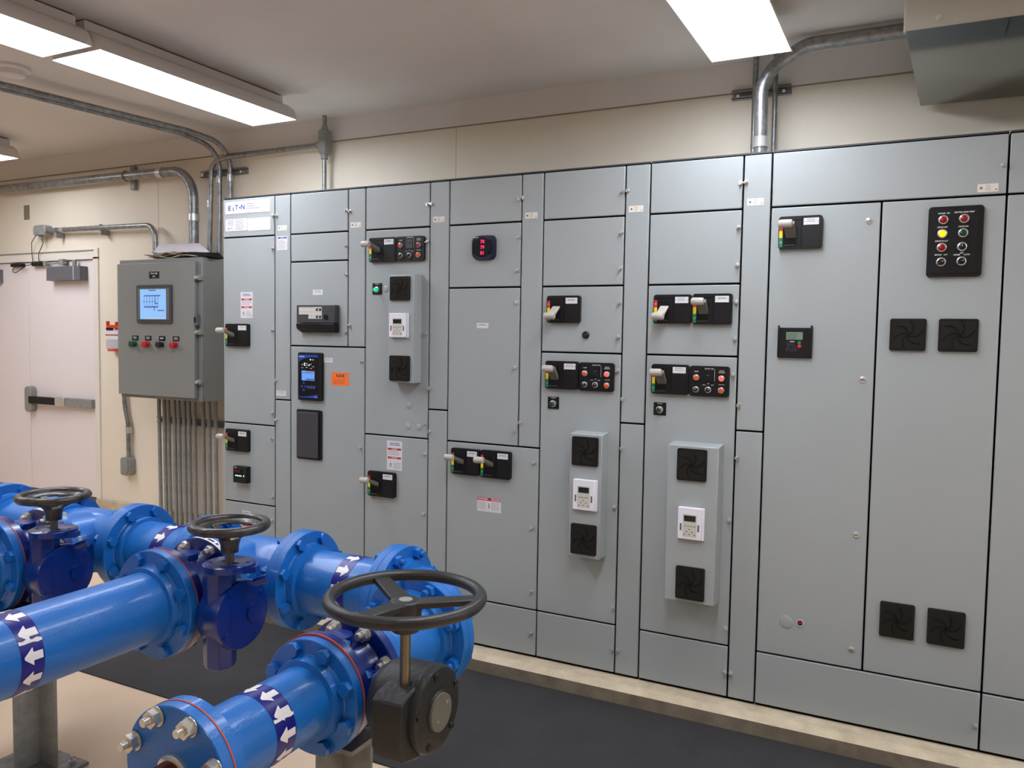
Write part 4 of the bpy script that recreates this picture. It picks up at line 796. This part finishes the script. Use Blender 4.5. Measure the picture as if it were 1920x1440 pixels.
for k in range(3):
    a = math.radians(146+120*k); d = Vector((math.cos(a), math.sin(a), 0)); n = Vector((-d.y, d.x, 0)); o_ = Vector((sx_, sy_, 36.1)); z_ = Vector((0,0,1))
    q.hexa([o_+d*.6-n*.95-z_*.25, o_+d*6.4-n*.75+z_*.2, o_+d*6.4+n*.75+z_*.2, o_+d*.6+n*.95-z_*.25, o_+d*.6-n*.95+z_*.3, o_+d*6.4-n*.75+z_*.75, o_+d*6.4+n*.75+z_*.75, o_+d*.6+n*.95+z_*.3], 'black_rubber')
wh = q.build('handwheel', t, smooth=50, bevel=.1)
MB().lathe((sx_, sy_, 36.48), (0,0,1), [(0,.62),(.08,.6),(.12,.3),(.12,0)], 'zinc', 20).build('stem_washer', wh)
# small spool with blind flange
yb = yv-6.05
t = thing('pipe_spool', 'nearest blue spool with arrow tape ending in a blind flange', 'pipe', (BX, yb, BZ-.1), 'blue flanged pipe spools')
ye = -91.0; zc = BZ-.15
MB().lathe((BX, yb-1, zc), (0,-1,0), [(0,3.35),(yb-1-ye,3.35)], 'blue', 56).build('barrel', t, smooth=60)
f = flange(t, (BX, yb, zc), (0,-1,0), 5.55, 3.35, th=1.0); bolts(f, (BX, yb-1.0, zc), (0,1,0), 9.5, 'blue', 2.0, .95)
f2 = flange(t, (BX, ye, zc), (0,1,0), 5.5, 3.35, th=1.0)
band(t, 'y', (BX, zc), 3.35, -84.5, -82.2, -1, 11, .1)
t2 = thing('blind_flange', 'round blue end flange with steel nuts and copper pipe stub, nearest camera', 'flange', (BX, ye-.13, zc))
f = MB().lathe((BX, ye-.13, zc), (0,-1,0), [(0,0),(0,5.5),(.95,5.5),(1.02,5.42),(1.02,0)], 'blue', 56).build('disc', t2, smooth=30); bolts(f, (BX, ye+.9, zc), (0,-1,0), 9.5, 'stud', 2.1, .95)
MB().lathe((BX, ye, zc), (0,-1,0), [(0,5.35),(0,5.56),(.13,5.56),(.13,5.35)], 'red_gasket', 56).build('gasket', t2)
MB().lathe((BX, ye-1.1, zc), (0,-1,0), [(0,1.75),(.3,1.75),(.45,1.5),(.45,0)], 'steel', 24).tube(fillet([(BX, ye-1.3, zc), (BX, ye-6.2, zc-.3), (BX, ye-6.6, zc-18)], 2.2), 1.42, 'copper', 24).build('copper_pipe', t2, smooth=50)
# supports
def stand(label, x, y, ztop, plate=None):
    t = thing('pipe_support', label, 'pipe support', (x, y, FZ), 'steel angle pipe supports')
    MB().prism([(x, y), (x+4, y), (x+4, y-.4), (x+.4, y-.4), (x+.4, y-4), (x, y-4)], lambda p, e: (p[0], p[1], ztop if e else FZ+.5), 'galv_dull').build('angle_post', t, bevel=.06)
    px0, px1, py0, py1 = plate or (x-5.5, x+6.5, y-7, y+3)
    MB().box(px0, px1, py0, py1, FZ, FZ+.5, 'galv').build('base_plate', t, bevel=.05)
    for bx in (px0+1.2, px1-1.8):
        for by in (py0+1.4, py1-1.4): MB().hexn((bx, by, FZ+.5), (0,0,1), .5, .4, 'zinc').cyl((bx, by, FZ+.5), (bx, by, FZ+1.6), .25, 'zinc', 10).build('anchor_bolt', t)
    return t
st = stand('galvanised angle post on a bolted base plate under left pipes', 29.7, -63.2, 19.6)
MB().box(20.5, 34, -67.4, -63.0, 19.6, 20.0, 'galv_dull').build('top_plate', st)
st = stand('galvanised angle post under the big handwheel valve', 90.6, -70.4, 20.0)
MB().box(88.2, 95.2, -74.6, -70.2, 19.6, 20.1, 'galv_dull').build('top_plate', st)
